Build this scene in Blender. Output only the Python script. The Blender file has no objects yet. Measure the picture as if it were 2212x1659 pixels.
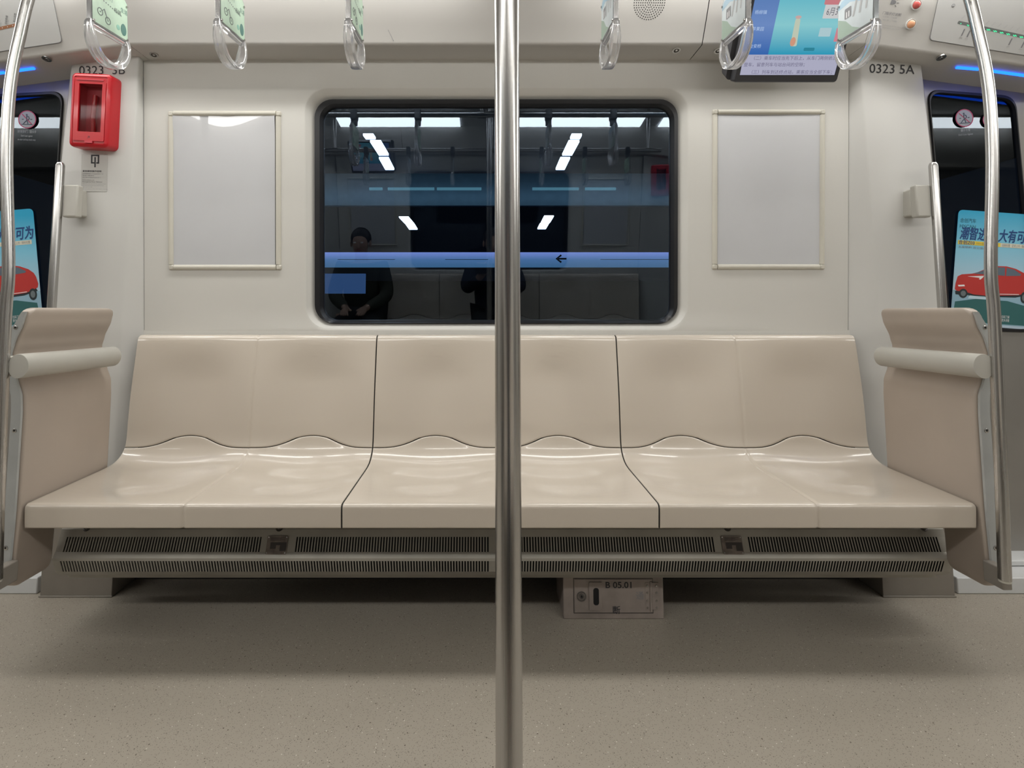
import bpy, bmesh, math, random
from mathutils import Vector, Matrix
random.seed(7)
PI = math.pi
sc = bpy.context.scene
COL = sc.collection

# ------------------------------------------------------------------ camera
FPX, CX, CY = 1140.0, 1046.0, 588.0
PITCH = math.atan(0.075)
CAM = Vector((-0.046, 0.0, 0.99))
cd = bpy.data.cameras.new('camera')
cam = bpy.data.objects.new('camera', cd); COL.objects.link(cam)
cam.location = CAM; cam.rotation_euler = (PI/2 + PITCH, 0, 0)
cd.sensor_width = 36.0; cd.lens = FPX/2212*36.0
cd.shift_x = (1106-CX)/2212; cd.shift_y = (CY-829.5)/2212
cd.clip_start = 0.01; cd.clip_end = 100
sc.camera = cam

# ------------------------------------------------------------------ world, view
w = bpy.data.worlds.new('world'); sc.world = w; w.use_nodes = True
w.node_tree.nodes['Background'].inputs[0].default_value = (0.02, 0.03, 0.05, 1)
w.node_tree.nodes['Background'].inputs[1].default_value = 0.15
sc.view_settings.view_transform = 'Standard'
sc.view_settings.look = 'None'
sc.view_settings.gamma = 1.0
sc.view_settings.exposure = 0.0
sc.view_settings.use_curve_mapping = False
LIGHT = 15.0          # radiance of the ceiling light diffusers
CTR = 1.38            # Y of one side + Y of the same place on the other side

# ------------------------------------------------------------------ geometry frames
FWD = Vector((0, math.cos(PITCH), math.sin(PITCH))); UPV = Vector((0, -math.sin(PITCH), math.cos(PITCH)))
def ray(u, v): return FWD + Vector((1,0,0))*((u-CX)/FPX) - UPV*((v-CY)/FPX)
def atY(u, v, Y):
    d = ray(u, v); return CAM + d*(Y/d.y)
def hit(u, v, P, n):
    d = ray(u, v); return CAM + d*((P-CAM).dot(n)/d.dot(n))
TH = math.atan(0.082/1.027)
WA = Vector((0, 2.04, 0.917)); WV = Vector((0, -math.sin(TH), math.cos(TH))); WN = Vector((0, -math.cos(TH), -math.sin(TH)))
XA = Vector((1,0,0))
class Frame:
    """A flat local frame: o origin, u right, v up, n toward the viewer."""
    def __init__(s, o, u, v):
        s.o, s.u, s.v = Vector(o), Vector(u).normalized(), Vector(v).normalized(); s.n = s.u.cross(s.v).normalized()
        s.v = s.n.cross(s.u)
    def p(s, a, b, c=0.0): return s.o + s.u*a + s.v*b + s.n*c
    def px(s, u, v, off=0.0):
        P = hit(u, v, s.o + s.n*off, s.n) - s.o
        return (P.dot(s.u), P.dot(s.v))
WALL = Frame(WA, XA, WV)                # the leaning side wall
PIL = Frame(WA + WN*0.035, XA, WV)      # face of the pillars
DOOR = Frame(WA - WN*0.06, XA, WV)      # door leaves
def droop(x): return -0.135*max(0.0, min(abs(x), 2.15)-1.33)
CO1, CO2 = Vector((0, 1.84, 1.955)), Vector((0, 1.73, 2.15))
CVV = (CO2-CO1).normalized()
COVE = Frame(CO1, XA, CVV)
def cove_frame(side, u, v):
    """frame on the cove face over a door, following its slope, with its origin at pixel (u, v)"""
    U = Vector((1, 0, -0.135*side)).normalized(); n = U.cross(CVV).normalized()
    H = hit(u, v, CO1 + Vector((1.33*side, 0, 0)), n)
    return Frame(H, U, n.cross(U))

# ------------------------------------------------------------------ materials
def nt(m): return m.node_tree.nodes, m.node_tree.links
MATS = {}
def mat(name, col, rough=0.5, metal=0.0, coat=0.0, noise=0.0, nscale=8.0, bump=0.0, bscale=200.0, emit=None, es=1.0, spec=0.5, stretch=None):
    if name in MATS: return MATS[name]
    m = bpy.data.materials.new(name); m.use_nodes = True; N, L = nt(m)
    b = N['Principled BSDF']
    b.inputs['Base Color'].default_value = (*col, 1); b.inputs['Roughness'].default_value = rough
    b.inputs['Metallic'].default_value = metal; b.inputs['Coat Weight'].default_value = coat
    b.inputs['Coat Roughness'].default_value = 0.06; b.inputs['Specular IOR Level'].default_value = spec
    if emit is not None:
        b.inputs['Emission Color'].default_value = (*emit, 1); b.inputs['Emission Strength'].default_value = es
    tc = N.new('ShaderNodeTexCoord'); mp = N.new('ShaderNodeMapping'); L.new(tc.outputs['Object'], mp.inputs[0])
    if stretch: mp.inputs['Scale'].default_value = stretch
    if noise > 0:
        n = N.new('ShaderNodeTexNoise'); n.inputs['Scale'].default_value = nscale; n.inputs['Detail'].default_value = 5
        L.new(mp.outputs[0], n.inputs['Vector'])
        r = N.new('ShaderNodeMapRange'); r.inputs['To Min'].default_value = 1-noise; r.inputs['To Max'].default_value = 1+noise*0.5
        r.inputs['From Min'].default_value = 0.3; r.inputs['From Max'].default_value = 0.7
        L.new(n.outputs['Fac'], r.inputs['Value'])
        mx = N.new('ShaderNodeVectorMath'); mx.operation = 'SCALE'; mx.inputs[0].default_value = col
        L.new(r.outputs[0], mx.inputs['Scale']); L.new(mx.outputs[0], b.inputs['Base Color'])
        rr_ = N.new('ShaderNodeMapRange'); rr_.inputs['To Min'].default_value = max(0.02, rough*0.94); rr_.inputs['To Max'].default_value = min(1, rough*1.06)
        L.new(n.outputs['Fac'], rr_.inputs['Value']); L.new(rr_.outputs[0], b.inputs['Roughness'])
    if bump > 0:
        n2 = N.new('ShaderNodeTexNoise'); n2.inputs['Scale'].default_value = bscale; n2.inputs['Detail'].default_value = 2
        L.new(mp.outputs[0], n2.inputs['Vector'])
        bp = N.new('ShaderNodeBump'); bp.inputs['Strength'].default_value = bump; bp.inputs['Distance'].default_value = 0.002
        L.new(n2.outputs['Fac'], bp.inputs['Height']); L.new(bp.outputs[0], b.inputs['Normal'])
    MATS[name] = m; return m
def emis(name, col, s):
    if name in MATS: return MATS[name]
    m = bpy.data.materials.new(name); m.use_nodes = True; N, L = nt(m)
    N.remove(N['Principled BSDF']); e = N.new('ShaderNodeEmission'); e.inputs[0].default_value = (*col, 1); e.inputs[1].default_value = s
    L.new(e.outputs[0], N['Material Output'].inputs[0]); MATS[name] = m; return m
def pane(name, tint, ior, rough=0.0, refl=(1,1,1)):
    if name in MATS: return MATS[name]
    m = bpy.data.materials.new(name); m.use_nodes = True; N, L = nt(m)
    N.remove(N['Principled BSDF'])
    t = N.new('ShaderNodeBsdfTransparent'); t.inputs[0].default_value = (*tint, 1)
    g = N.new('ShaderNodeBsdfGlossy'); g.inputs['Roughness'].default_value = rough; g.inputs['Color'].default_value = (*refl, 1)
    fr = N.new('ShaderNodeFresnel'); fr.inputs['IOR'].default_value = ior
    x = N.new('ShaderNodeMixShader'); L.new(fr.outputs[0], x.inputs[0]); L.new(t.outputs[0], x.inputs[1]); L.new(g.outputs[0], x.inputs[2])
    L.new(x.outputs[0], N['Material Output'].inputs[0]); MATS[name] = m; return m
def acrylic():
    m = bpy.data.materials.new('clear_acrylic'); m.use_nodes = True; N, L = nt(m)
    b = N['Principled BSDF']; b.inputs['Base Color'].default_value = (0.97, 0.97, 0.98, 1); b.inputs['Roughness'].default_value = 0.10
    b.inputs['Transmission Weight'].default_value = 0.80; b.inputs['IOR'].default_value = 1.45; b.inputs['Coat Weight'].default_value = 0.5; b.inputs['Coat Roughness'].default_value = 0.02
    return m
def floor_mat():
    m = bpy.data.materials.new('speckled_vinyl'); m.use_nodes = True; N, L = nt(m); b = N['Principled BSDF']
    tc = N.new('ShaderNodeTexCoord')
    n0 = N.new('ShaderNodeTexNoise'); n0.inputs['Scale'].default_value = 3.0; n0.inputs['Detail'].default_value = 6; L.new(tc.outputs['Object'], n0.inputs['Vector'])
    base = N.new('ShaderNodeMixRGB'); base.inputs[1].default_value = (0.312, 0.278, 0.228, 1); base.inputs[2].default_value = (0.372, 0.335, 0.280, 1)
    L.new(n0.outputs['Fac'], base.inputs[0])
    cur = base
    for sc_, th, rnd, col in ((190, 0.20, 0.80, (0.07, 0.058, 0.045, 1)), (150, 0.20, 0.90, (0.62, 0.58, 0.52, 1)), (75, 0.14, 0.86, (0.10, 0.08, 0.06, 1)), (340, 0.3, 0.6, (0.18, 0.155, 0.128, 1))):
        vo = N.new('ShaderNodeTexVoronoi'); vo.inputs['Scale'].default_value = sc_; L.new(tc.outputs['Object'], vo.inputs['Vector'])
        lt = N.new('ShaderNodeMath'); lt.operation = 'LESS_THAN'; lt.inputs[1].default_value = th; L.new(vo.outputs['Distance'], lt.inputs[0])
        sx = N.new('ShaderNodeSeparateColor'); L.new(vo.outputs['Color'], sx.inputs[0])
        gt = N.new('ShaderNodeMath'); gt.operation = 'GREATER_THAN'; gt.inputs[1].default_value = rnd; L.new(sx.outputs[0], gt.inputs[0])
        mu = N.new('ShaderNodeMath'); mu.operation = 'MULTIPLY'; L.new(lt.outputs[0], mu.inputs[0]); L.new(gt.outputs[0], mu.inputs[1])
        mx = N.new('ShaderNodeMixRGB'); L.new(mu.outputs[0], mx.inputs[0]); L.new(cur.outputs[0], mx.inputs[1]); mx.inputs[2].default_value = col
        cur = mx
    L.new(cur.outputs[0], b.inputs['Base Color']); b.inputs['Roughness'].default_value = 0.42; b.inputs['Specular IOR Level'].default_value = 0.4
    bp = N.new('ShaderNodeBump'); bp.inputs['Strength'].default_value = 0.12; bp.inputs['Distance'].default_value = 0.001
    n3 = N.new('ShaderNodeTexNoise'); n3.inputs['Scale'].default_value = 150; L.new(tc.outputs['Object'], n3.inputs['Vector']); L.new(n3.outputs['Fac'], bp.inputs['Height']); L.new(bp.outputs[0], b.inputs['Normal'])
    return m
M_WALL = mat('cream_wall_panel', (0.635, 0.62, 0.58), 0.38, noise=0.03, nscale=2, bump=0.05, bscale=500)
M_PIL = mat('white_pillar_panel', (0.62, 0.612, 0.585), 0.36, noise=0.03, nscale=2, bump=0.05, bscale=500)
M_COVE = mat('cove_grey_white', (0.53, 0.515, 0.49), 0.42, noise=0.03, nscale=2)
M_CEIL = mat('ceiling_white', (0.66, 0.66, 0.65), 0.5, noise=0.03)
M_SEAT = mat('beige_seat_plastic', (0.600, 0.535, 0.455), 0.24, coat=0.6, bump=0.02, bscale=700)
M_BREAK = mat('taupe_plastic', (0.445, 0.378, 0.318), 0.4, noise=0.05, nscale=6, bump=0.05, bscale=900)
M_ROLL = mat('armrest_grey_beige', (0.47, 0.455, 0.41), 0.4, noise=0.05)
M_BLOCK = mat('cream_block_plastic', (0.52, 0.50, 0.43), 0.5, noise=0.05)
M_STEEL = mat('brushed_stainless', (0.52, 0.51, 0.495), 0.27, metal=1, noise=0.06, nscale=30, stretch=(14, 14, 0.02))
M_PLATE = mat('grey_painted_metal', (0.42, 0.43, 0.42), 0.45, noise=0.08, nscale=14)
M_FRAME = mat('cream_poster_frame', (0.60, 0.575, 0.50), 0.35, noise=0.04)
M_FILM = mat('pale_grey_poster_sheet', (0.58, 0.585, 0.60), 0.6, coat=0.8, noise=0.03, nscale=5, spec=0.15); M_FILM.node_tree.nodes['Principled BSDF'].inputs['Coat Roughness'].default_value = 0.015
M_FILM2 = mat('pale_grey_matt_sheet', (0.58, 0.585, 0.60), 0.6, coat=0.06, noise=0.03, nscale=5, spec=0.2)
M_BLACK = mat('black_rubber', (0.012, 0.012, 0.014), 0.35, noise=0.1)
M_DARK = mat('dark_void', (0.006, 0.006, 0.006), 0.9)
M_BOLT = mat('dark_bolt_metal', (0.18, 0.17, 0.16), 0.4, metal=0.8)
M_CHROME = mat('chrome_lock', (0.5, 0.49, 0.47), 0.22, metal=1)
M_RED = mat('red_plastic', (0.50, 0.006, 0.014), 0.32, noise=0.05, coat=0.2)
M_REDIN = mat('dark_red_inside', (0.55, 0.06, 0.08), 0.5, noise=0.1)
M_INK = mat('black_ink', (0.035, 0.035, 0.04), 0.6)
M_GREYINK = mat('grey_ink', (0.22, 0.22, 0.23), 0.6)
M_PALEINK = mat('pale_grey_ink', (0.42, 0.42, 0.42), 0.6)
M_STICK = mat('clear_sticker_backing', (0.52, 0.51, 0.48), 0.3)
M_HEAT = mat('worn_heater_steel', (0.37, 0.35, 0.305), 0.40, metal=0.3, noise=0.18, nscale=6)
M_BOX = mat('worn_box_steel', (0.36, 0.31, 0.28), 0.45, metal=0.35, noise=0.3, nscale=9)
M_PED = mat('pedestal_grey_brown', (0.24, 0.215, 0.185), 0.45, noise=0.12, nscale=8)
M_DOORM = mat('door_brushed_steel', (0.36, 0.345, 0.32), 0.42, metal=0.7, noise=0.08, nscale=4)
M_SILL = mat('white_sill_metal', (0.62, 0.63, 0.63), 0.4, noise=0.06)
M_WHITEP = mat('white_print', (0.78, 0.78, 0.78), 0.5)
M_PANEL = mat('map_panel_grey', (0.56, 0.56, 0.55), 0.25, noise=0.03)
M_BROWN = mat('brown_line_print', (0.36, 0.16, 0.08), 0.5)
M_ACR = acrylic()
M_GLASS = pane('window_glass', (0.60, 0.74, 0.88), 1.80, refl=(0.68, 0.82, 1.0))
M_DGLASS = pane('door_glass', (0.55, 0.66, 0.78), 1.50, refl=(0.8, 0.9, 1.0))
M_FLOOR = floor_mat()
M_LAMP = emis('lamp_diffuser', (1.0, 0.985, 0.95), LIGHT)

# ------------------------------------------------------------------ mesh building
class B:
    def __init__(s): s.v = []; s.f = []; s.mi = []; s.mats = []
    def m(s, material):
        if material not in s.mats: s.mats.append(material)
        return s.mats.index(material)
    def add(s, vs, fs, material=None):
        o = len(s.v); s.v += [Vector(p) for p in vs]; k = s.m(material) if material else 0
        for f in fs: s.f.append([i+o for i in f]); s.mi.append(k)
        return s
    def box(s, a, b, material=None, fr=None):
        x0, y0, z0 = a; x1, y1, z1 = b
        P = [(x0,y0,z0),(x1,y0,z0),(x1,y1,z0),(x0,y1,z0),(x0,y0,z1),(x1,y0,z1),(x1,y1,z1),(x0,y1,z1)]
        if fr: P = [fr.p(*q) for q in P]
        return s.add(P, [(0,3,2,1),(4,5,6,7),(0,1,5,4),(1,2,6,5),(2,3,7,6),(3,0,4,7)], material)
    def loft(s, loops, material=None, closed=True, cap0=True, cap1=True, flip=False):
        n = len(loops[0]); vs = [p for lp in loops for p in lp]; fs = []
        for i in range(len(loops)-1):
            for j in range(n if closed else n-1):
                k = (j+1) % n; q = (i*n+j, i*n+k, (i+1)*n+k, (i+1)*n+j); fs.append(q[::-1] if flip else q)
        if cap0: fs.append(tuple(range(n))[::-1] if not flip else tuple(range(n)))
        if cap1: fs.append(tuple((len(loops)-1)*n+j for j in range(n))[::(1 if not flip else -1)])
        return s.add(vs, fs, material)
    def tube(s, path, r, seg=24, material=None, ry=None, side=None, cap=True):
        """sweep an ellipse (r along `side`, ry across) along a path"""
        path = [Vector(p) for p in path]; loops = []; ref = Vector(side) if side else None
        for i, p in enumerate(path):
            t = (path[min(i+1, len(path)-1)] - path[max(i-1, 0)]).normalized()
            if ref is None:
                ref = Vector((0,0,1)) if abs(t.z) < 0.9 else Vector((0,1,0))
            a = (ref - t*ref.dot(t)).normalized(); b = t.cross(a)
            rr_ = r(i/(len(path)-1)) if callable(r) else r
            r2 = rr_ if ry is None else ry
            loops.append([p + a*math.cos(2*PI*k/seg)*rr_ + b*math.sin(2*PI*k/seg)*r2 for k in range(seg)])
            ref = a
        return s.loft(loops, material, cap0=cap, cap1=cap)
    def disc(s, fr, a, b, r, h=0.001, seg=24, material=None, off=0.0, r2=None, rin=None):
        ry = r2 or r
        out = lambda k, c, q: fr.p(a+q*r*math.cos(2*PI*k/seg), b+q*ry*math.sin(2*PI*k/seg), c)
        if rin is None:
            return s.loft([[out(k, off, 1) for k in range(seg)], [out(k, off+h*0.8, 1) for k in range(seg)], [out(k, off+h, 0.88) for k in range(seg)]], material)
        L0 = [[out(k, off, 1) for k in range(seg)], [out(k, off+h, 1) for k in range(seg)], [out(k, off+h, rin) for k in range(seg)], [out(k, off, rin) for k in range(seg)]]
        return s.loft(L0, material, cap0=False, cap1=False)
    def poly(s, fr, pts, off=0.0, h=0.0, material=None):
        """polygon in a frame, with thickness h"""
        if area(pts) < 0: pts = pts[::-1]
        if h <= 0:
            return s.add([fr.p(a, b, off) for a, b in pts], [tuple(range(len(pts)))], material)
        return s.loft([[fr.p(a, b, off) for a, b in pts], [fr.p(a, b, off+h) for a, b in pts]], material)
    def text(s, fr, txt, a, b, h, off=0.0005, material=None, width=None, align='L', bold=0.0, thick=0.0, shear=0.0):
        """text with cap height h at (a, b) lower left; width squeezes or stretches it"""
        if bold and any(ord(c_) > 0x2e80 for c_ in txt):      # heavier strokes for Chinese characters
            for dx, dy in ((-1, 0), (1, 0), (0, -1), (0, 1)): s.text(fr, txt, a+dx*bold*h*1.2, b+dy*bold*h*1.2, h, off+(dx+2*dy)*2e-5, material, width, align, 0.0, 0, shear)
            return s
        V, F = text_mesh(txt, bold)
        if not V: return s
        x0 = min(p[0] for p in V); x1 = max(p[0] for p in V)
        k = h/0.72; kx = (width/(x1-x0)) if width else k
        sh = {'L': 0, 'C': -(x1-x0)*kx/2, 'R': -(x1-x0)*kx}[align]
        s.add([fr.p(a+sh+(p[0]-x0)*kx+shear*p[1]*k, b+p[1]*k, off) for p in V], F, material); return s
def area(p): return sum(p[i][0]*p[(i+1) % len(p)][1]-p[(i+1) % len(p)][0]*p[i][1] for i in range(len(p)))/2
TXT = {}
def text_mesh(txt, bold=0.0):
    key = (txt, bold)
    if key in TXT: return TXT[key]
    c = bpy.data.curves.new('tmp', 'FONT'); c.body = txt; c.size = 1.0; c.offset = bold; c.resolution_u = 3
    o = bpy.data.objects.new('tmp', c); COL.objects.link(o)
    dg = bpy.context.evaluated_depsgraph_get(); me = o.evaluated_get(dg).to_mesh()
    V = [(v.co.x, v.co.y) for v in me.vertices]; F = [tuple(p.vertices) for p in me.polygons]
    F2 = []
    for f in F: F2.append(f if area([V[i] for i in f]) > 0 else f[::-1])
    o.to_mesh_clear() if False else None
    bpy.data.objects.remove(o); bpy.data.curves.remove(c)
    TXT[key] = (V, F2); return TXT[key]
def rr(x0, y0, x1, y1, r, n=6):
    """rounded rectangle, counter-clockwise"""
    out = []
    for cx, cy, a0 in ((x1-r, y0+r, -PI/2), (x1-r, y1-r, 0), (x0+r, y1-r, PI/2), (x0+r, y0+r, PI)):
        for k in range(n+1):
            a = a0+PI/2*k/n; out.append((cx+r*math.cos(a), cy+r*math.sin(a)))
    return out
def rquad(c, r, n=6):
    """rounded corners on any convex quad given counter-clockwise"""
    out = []; N = len(c)
    for i in range(N):
        p = Vector(c[i]); a = (Vector(c[i-1])-p).normalized(); b = (Vector(c[(i+1) % N])-p).normalized()
        for k in range(n+1):
            t = k/n; q = (p+a*r)*(1-t)**2 + p*2*t*(1-t) + (p+b*r)*t*t; out.append((q.x, q.y))
    return out
def spline(pts, n):
    """Catmull-Rom through points, n samples"""
    P = [Vector(p) for p in pts]; P = [P[0]*2-P[1]] + P + [P[-1]*2-P[-2]]; m = len(P)-3; out = []
    d = [0]
    for i in range(1, m+1): d.append(d[-1]+(P[i+1]-P[i]).length)
    for k in range(n):
        t = d[-1]*k/(n-1); i = 0
        while i < m-1 and d[i+1] < t: i += 1
        u = (t-d[i])/max(1e-9, d[i+1]-d[i]); a, b, c, e = P[i], P[i+1], P[i+2], P[i+3]
        out.append(0.5*((2*b)+(c-a)*u+(2*a-5*b+4*c-e)*u*u+(3*b-a-3*c+e)*u**3))
    return out

WL = {}
def meta(o, label=None, cat=None, group=None, kind=None):
    if label: o['label'] = label
    if cat: o['category'] = cat
    if group: o['group'] = group
    if kind: o['kind'] = kind
    return o
def thing(name, label, cat, loc=(0,0,0), group=None):
    o = bpy.data.objects.new(name, None); COL.objects.link(o); o.location = loc; o.empty_display_size = 0.05
    WL[o] = Vector(loc); return meta(o, label, cat, group)
def mk(name, b, material=None, parent=None, smooth=35, label=None, bevel=0, solid=0, loc=None, sub=0):
    """link one mesh object; b holds world coordinates"""
    base = WL[parent] if parent else Vector(loc or (0,0,0))
    me = bpy.data.meshes.new(name); me.from_pydata([p-base for p in b.v], [], b.f)
    ms = b.mats or [material]
    for x in ms: me.materials.append(x)
    if b.mats:
        for p, k in zip(me.polygons, b.mi): p.material_index = k
    bm = bmesh.new(); bm.from_mesh(me)
    bmesh.ops.remove_doubles(bm, verts=bm.verts, dist=1e-6)
    if smooth:
        for f in bm.faces: f.smooth = True
        for e in bm.edges:
            if len(e.link_faces) == 2 and e.calc_face_angle(0) > math.radians(smooth): e.smooth = False
    bm.to_mesh(me); bm.free()
    o = bpy.data.objects.new(name, me); COL.objects.link(o)
    if parent: o.parent = parent
    elif loc: o.location = loc
    WL[o] = base.copy()
    if solid:
        md = o.modifiers.new('solid', 'SOLIDIFY'); md.thickness = solid; md.offset = -1
    if bevel:
        md = o.modifiers.new('bevel', 'BEVEL'); md.width = bevel; md.segments = 3; md.limit_method = 'ANGLE'; md.angle_limit = math.radians(40)
    if sub:
        md = o.modifiers.new('sub', 'SUBSURF'); md.levels = sub; md.render_levels = sub
    if label: o['label'] = label
    return o
def struct(name, b, material=None, **k): return meta(mk(name, b, material, **k), kind='structure')
def sroot(name):
    o = bpy.data.objects.new(name, None); COL.objects.link(o); WL[o] = Vector((0,0,0)); o['kind'] = 'structure'; return o
def kids(o): return [c for c in COL.objects if c.parent == o]
def tree(o, parent=None):
    c = o.copy(); COL.objects.link(c)
    if parent: c.parent = parent
    for k in kids(o): tree(k, c)
    return c
def opposite(o, label=None, group=None, name=None):
    """the same thing on the other side of the car, turned by half a turn"""
    c = tree(o); c.location = (-o.location.x, CTR-o.location.y, o.location.z); c.rotation_euler = (-o.rotation_euler.x, 0, PI)
    if label: c['label'] = label
    if group: c['group'] = group
    if name: c.name = name
    return c

# ================================================================== SHELL
XE = 5.6
b = B(); b.box((-XE, -0.85, -0.05), (XE, 2.2, 0.0)); struct('floor', b, M_FLOOR)
b = B(); b.box((-XE, -0.24, 2.22), (XE, 1.62, 2.25)); struct('ceiling', b, M_CEIL)
for s, nm in ((-1, 'wall_left'), (1, 'wall_right')):
    b = B(); b.box((min(s*XE, s*(XE+.04)), -0.85, 0), (max(s*XE, s*(XE+.04)), 2.2, 2.3)); struct(nm, b, M_WALL)

# window outline on the wall frame
wo = [WALL.px(660, 192), WALL.px(1484, 710)]      # outer edge of the moulded surround
wi = [WALL.px(677, 212, -0.02), WALL.px(1466, 700, -0.02)]
wg = [WALL.px(697, 231, -0.03), WALL.px(1449, 692, -0.03)]
def rect(c): return (c[0][0], c[1][1], c[1][0], c[0][1])
WO, WI, WG = rect(wo), rect(wi), rect(wg)
NB = 8
lo_o = rr(*WO, 0.085, NB); lo_i = rr(*WI, 0.075, NB); lo_g = rr(*WG, 0.055, NB)
T1 = 1.10
b = B()
X0, X1, B0 = -1.352, 1.352, 0.0
def outer_loop(pts):
    """the wall's edge met from the centre through each point"""
    cx, cy = (WO[0]+WO[2])/2, (WO[1]+WO[3])/2; out = []
    for i, (x, y) in enumerate(pts):
        seg = i // (NB+1); k = i % (NB+1)
        if seg == 0: q = (x, B0) if k < NB/2 else (X1, y); q = (X1, B0) if k == NB//2 else q
        elif seg == 1: q = (X1, y) if k < NB/2 else (x, T1); q = (X1, T1) if k == NB//2 else q
        elif seg == 2: q = (x, T1) if k < NB/2 else (X0, y); q = (X0, T1) if k == NB//2 else q
        else: q = (X0, y) if k < NB/2 else (x, B0); q = (X0, B0) if k == NB//2 else q
        out.append(q)
    return out
lo_e = outer_loop(lo_o)
def shrink(lp, k):
    cx = (WO[0]+WO[2])/2; cy = (WO[1]+WO[3])/2
    return [(x-math.copysign(k, x-cx), y-math.copysign(k, y-cy)) for x, y in lp]
b.loft([[WALL.p(x, y, 0) for x, y in lo_e], [WALL.p(x, y, 0) for x, y in rr(WO[0]-.006, WO[1]-.006, WO[2]+.006, WO[3]+.006, .088, NB)],
        [WALL.p(x, y, -0.003) for x, y in lo_o], [WALL.p(x, y, -0.030) for x, y in rr(WI[0]-.005, WI[1]-.005, WI[2]+.005, WI[3]+.005, .079, NB)],
        [WALL.p(x, y, -0.034) for x, y in lo_i], [WALL.p(x, y, -0.06) for x, y in lo_i]], cap0=False, cap1=False)
struct('wall_back', b, M_WALL, smooth=28)
b = B(); b.add([(-1.62, 2.04, 0), (1.62, 2.04, 0), (1.62, 2.04, .80), (-1.62, 2.04, .80)], [(0, 1, 2, 3)], mat('under_bench_painted_shade', (.035, .033, .03), .7)); b.add([(-1.62, 2.04, .80), (1.62, 2.04, .80), (1.62, 2.04, .92), (-1.62, 2.04, .92)], [(0, 1, 2, 3)], M_WALL)  # lower wall coloured dark to stand in for the shade under the bench
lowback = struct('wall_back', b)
# window : gasket and pane
wr = sroot('window_1')
b = B(); b.loft([[WALL.p(x, y, -0.036) for x, y in lo_i], [WALL.p(x, y, -0.020) for x, y in rr(WI[0]+.004, WI[1]+.004, WI[2]-.004, WI[3]-.004, .071, NB)],
                 [WALL.p(x, y, -0.022) for x, y in rr(WG[0]-.010, WG[1]-.010, WG[2]+.010, WG[3]+.010, .062, NB)],
                 [WALL.p(x, y, -0.036) for x, y in rr(WG[0]-.002, WG[1]-.002, WG[2]+.002, WG[3]+.002, .057, NB)], [WALL.p(x, y, -0.040) for x, y in lo_g], [WALL.p(x, y, -0.055) for x, y in lo_g]], cap0=False, cap1=False)
mk('window_gasket', b, M_BLACK, wr)
b = B(); b.poly(WALL, lo_g, off=-0.045); mk('window_glass', b, M_GLASS, wr, smooth=0)

# pillars beside the panel, with chamfer toward the panel and a return at the door
def pillar(side, inn, out, nm):
    r = B(); zs = []
    def col(pts):     # list of (pixel) -> wall-plane points extended down to the floor
        q = [PIL.px(u, v) for u, v in pts]
        (xa, ya), (xb, yb) = q[0], q[-1]
        P = [PIL.p(xa+(xa-xb)/(ya-yb)*(1.12-ya), 1.12)] + [PIL.p(x, y) for x, y in q]
        x0 = xb + (xb-xa)/(yb-ya)*(0-yb)*0.6; P.append(PIL.p(x0, 0)); P.append(Vector((x0, PIL.p(0,0).y, 0)))
        return P
    ci, co = col(inn), col(out)
    seam = [Vector((side*1.354, 0, 0)) + Vector((0, WALL.p(0, t).y + 0.002, WALL.p(0, t).z)) for t in (1.12, 0.6, 0.2, 0)]
    seam = [WALL.p(side*1.354, 1.12, -.002), WALL.p(side*1.354, 0.75, -.002), WALL.p(side*1.354, 0.2, -.002), WALL.p(side*1.354, 0, -.002), Vector((side*1.354, 2.04, 0))]
    # resample all columns at 5 heights
    def at(P, z):
        for i in range(len(P)-1):
            if P[i].z >= z >= P[i+1].z: return P[i].lerp(P[i+1], (P[i].z-z)/max(1e-9, P[i].z-P[i+1].z))
        return P[-1] if z < P[-1].z else P[0]
    Z = [2.02, 1.9, 1.7, 1.4, 1.15, 0.92, 0.6, 0.0]
    rows = []
    for z in Z:
        a, p, q = at(seam, z), at(ci, z), at(co, z)
        m1 = p + Vector((side*0.006, -0.000, 0)); m0 = p + (a-p).normalized()*0.006 + Vector((0, 0.0, 0))
        p2 = p + Vector((side*0.003, 0.0, 0))
        q0 = q - Vector((side*0.008, 0, 0)); q1 = q + Vector((0, 0.006, 0)); q2 = q + Vector((0, 0.16, 0))
        rows.append([a, m0, m1, q0, q1, q2])
    r.loft(rows, closed=False, cap0=False, cap1=False, flip=side > 0)
    return struct(nm, r, M_PIL, smooth=60)
pl = pillar(-1, [(300, 131), (291, 300), (262, 700)], [(152, 134), (129, 354), (98, 690)], 'trim_1')
pr = pillar(1, [(1859, 131), (1871, 300), (1901, 700)], [(1992, 134), (2017, 349), (2049, 690)], 'trim_2')

# cove: underside strip and inclined face, one long moulding split at the panel joints
def cove_seg(x0, x1, nm, ends=True):
    b = B(); n = max(2, int(abs(x1-x0)/0.06)); loops = []
    for k in range(n+1):
        x = x0+(x1-x0)*k/n; dz = droop(x)
        prof = [(2.08, 1.953), (1.853, 1.953), (1.845, 1.9535), (1.840, 1.957), (1.838, 1.962)] + [(1.84-.11*t, 1.955+.195*t) for t in (.3, .6, .9)] + [(1.735, 2.152), (1.735, 2.26)]
        loops.append([Vector((x, y, z+(dz if z < 2.14 else 0))) for y, z in prof])
    b.loft(loops, closed=False, cap0=False, cap1=False)
    return struct(nm, b, M_COVE, smooth=80)
xs = COVE.px(1530, 60)[0]
J0 = 0.742
c1 = cove_seg(-1.33, J0-.0015, 'trim_3'); c2 = cove_seg(J0+.0015, 1.33, 'trim_4')
c3 = cove_seg(-XE, -1.331, 'trim_5'); c4 = cove_seg(1.331, XE, 'trim_6')
b = B(); b.box((-XE, 1.86, 1.97), (XE, 2.1, 2.3)); struct('trim_7', b, M_DARK)

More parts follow.
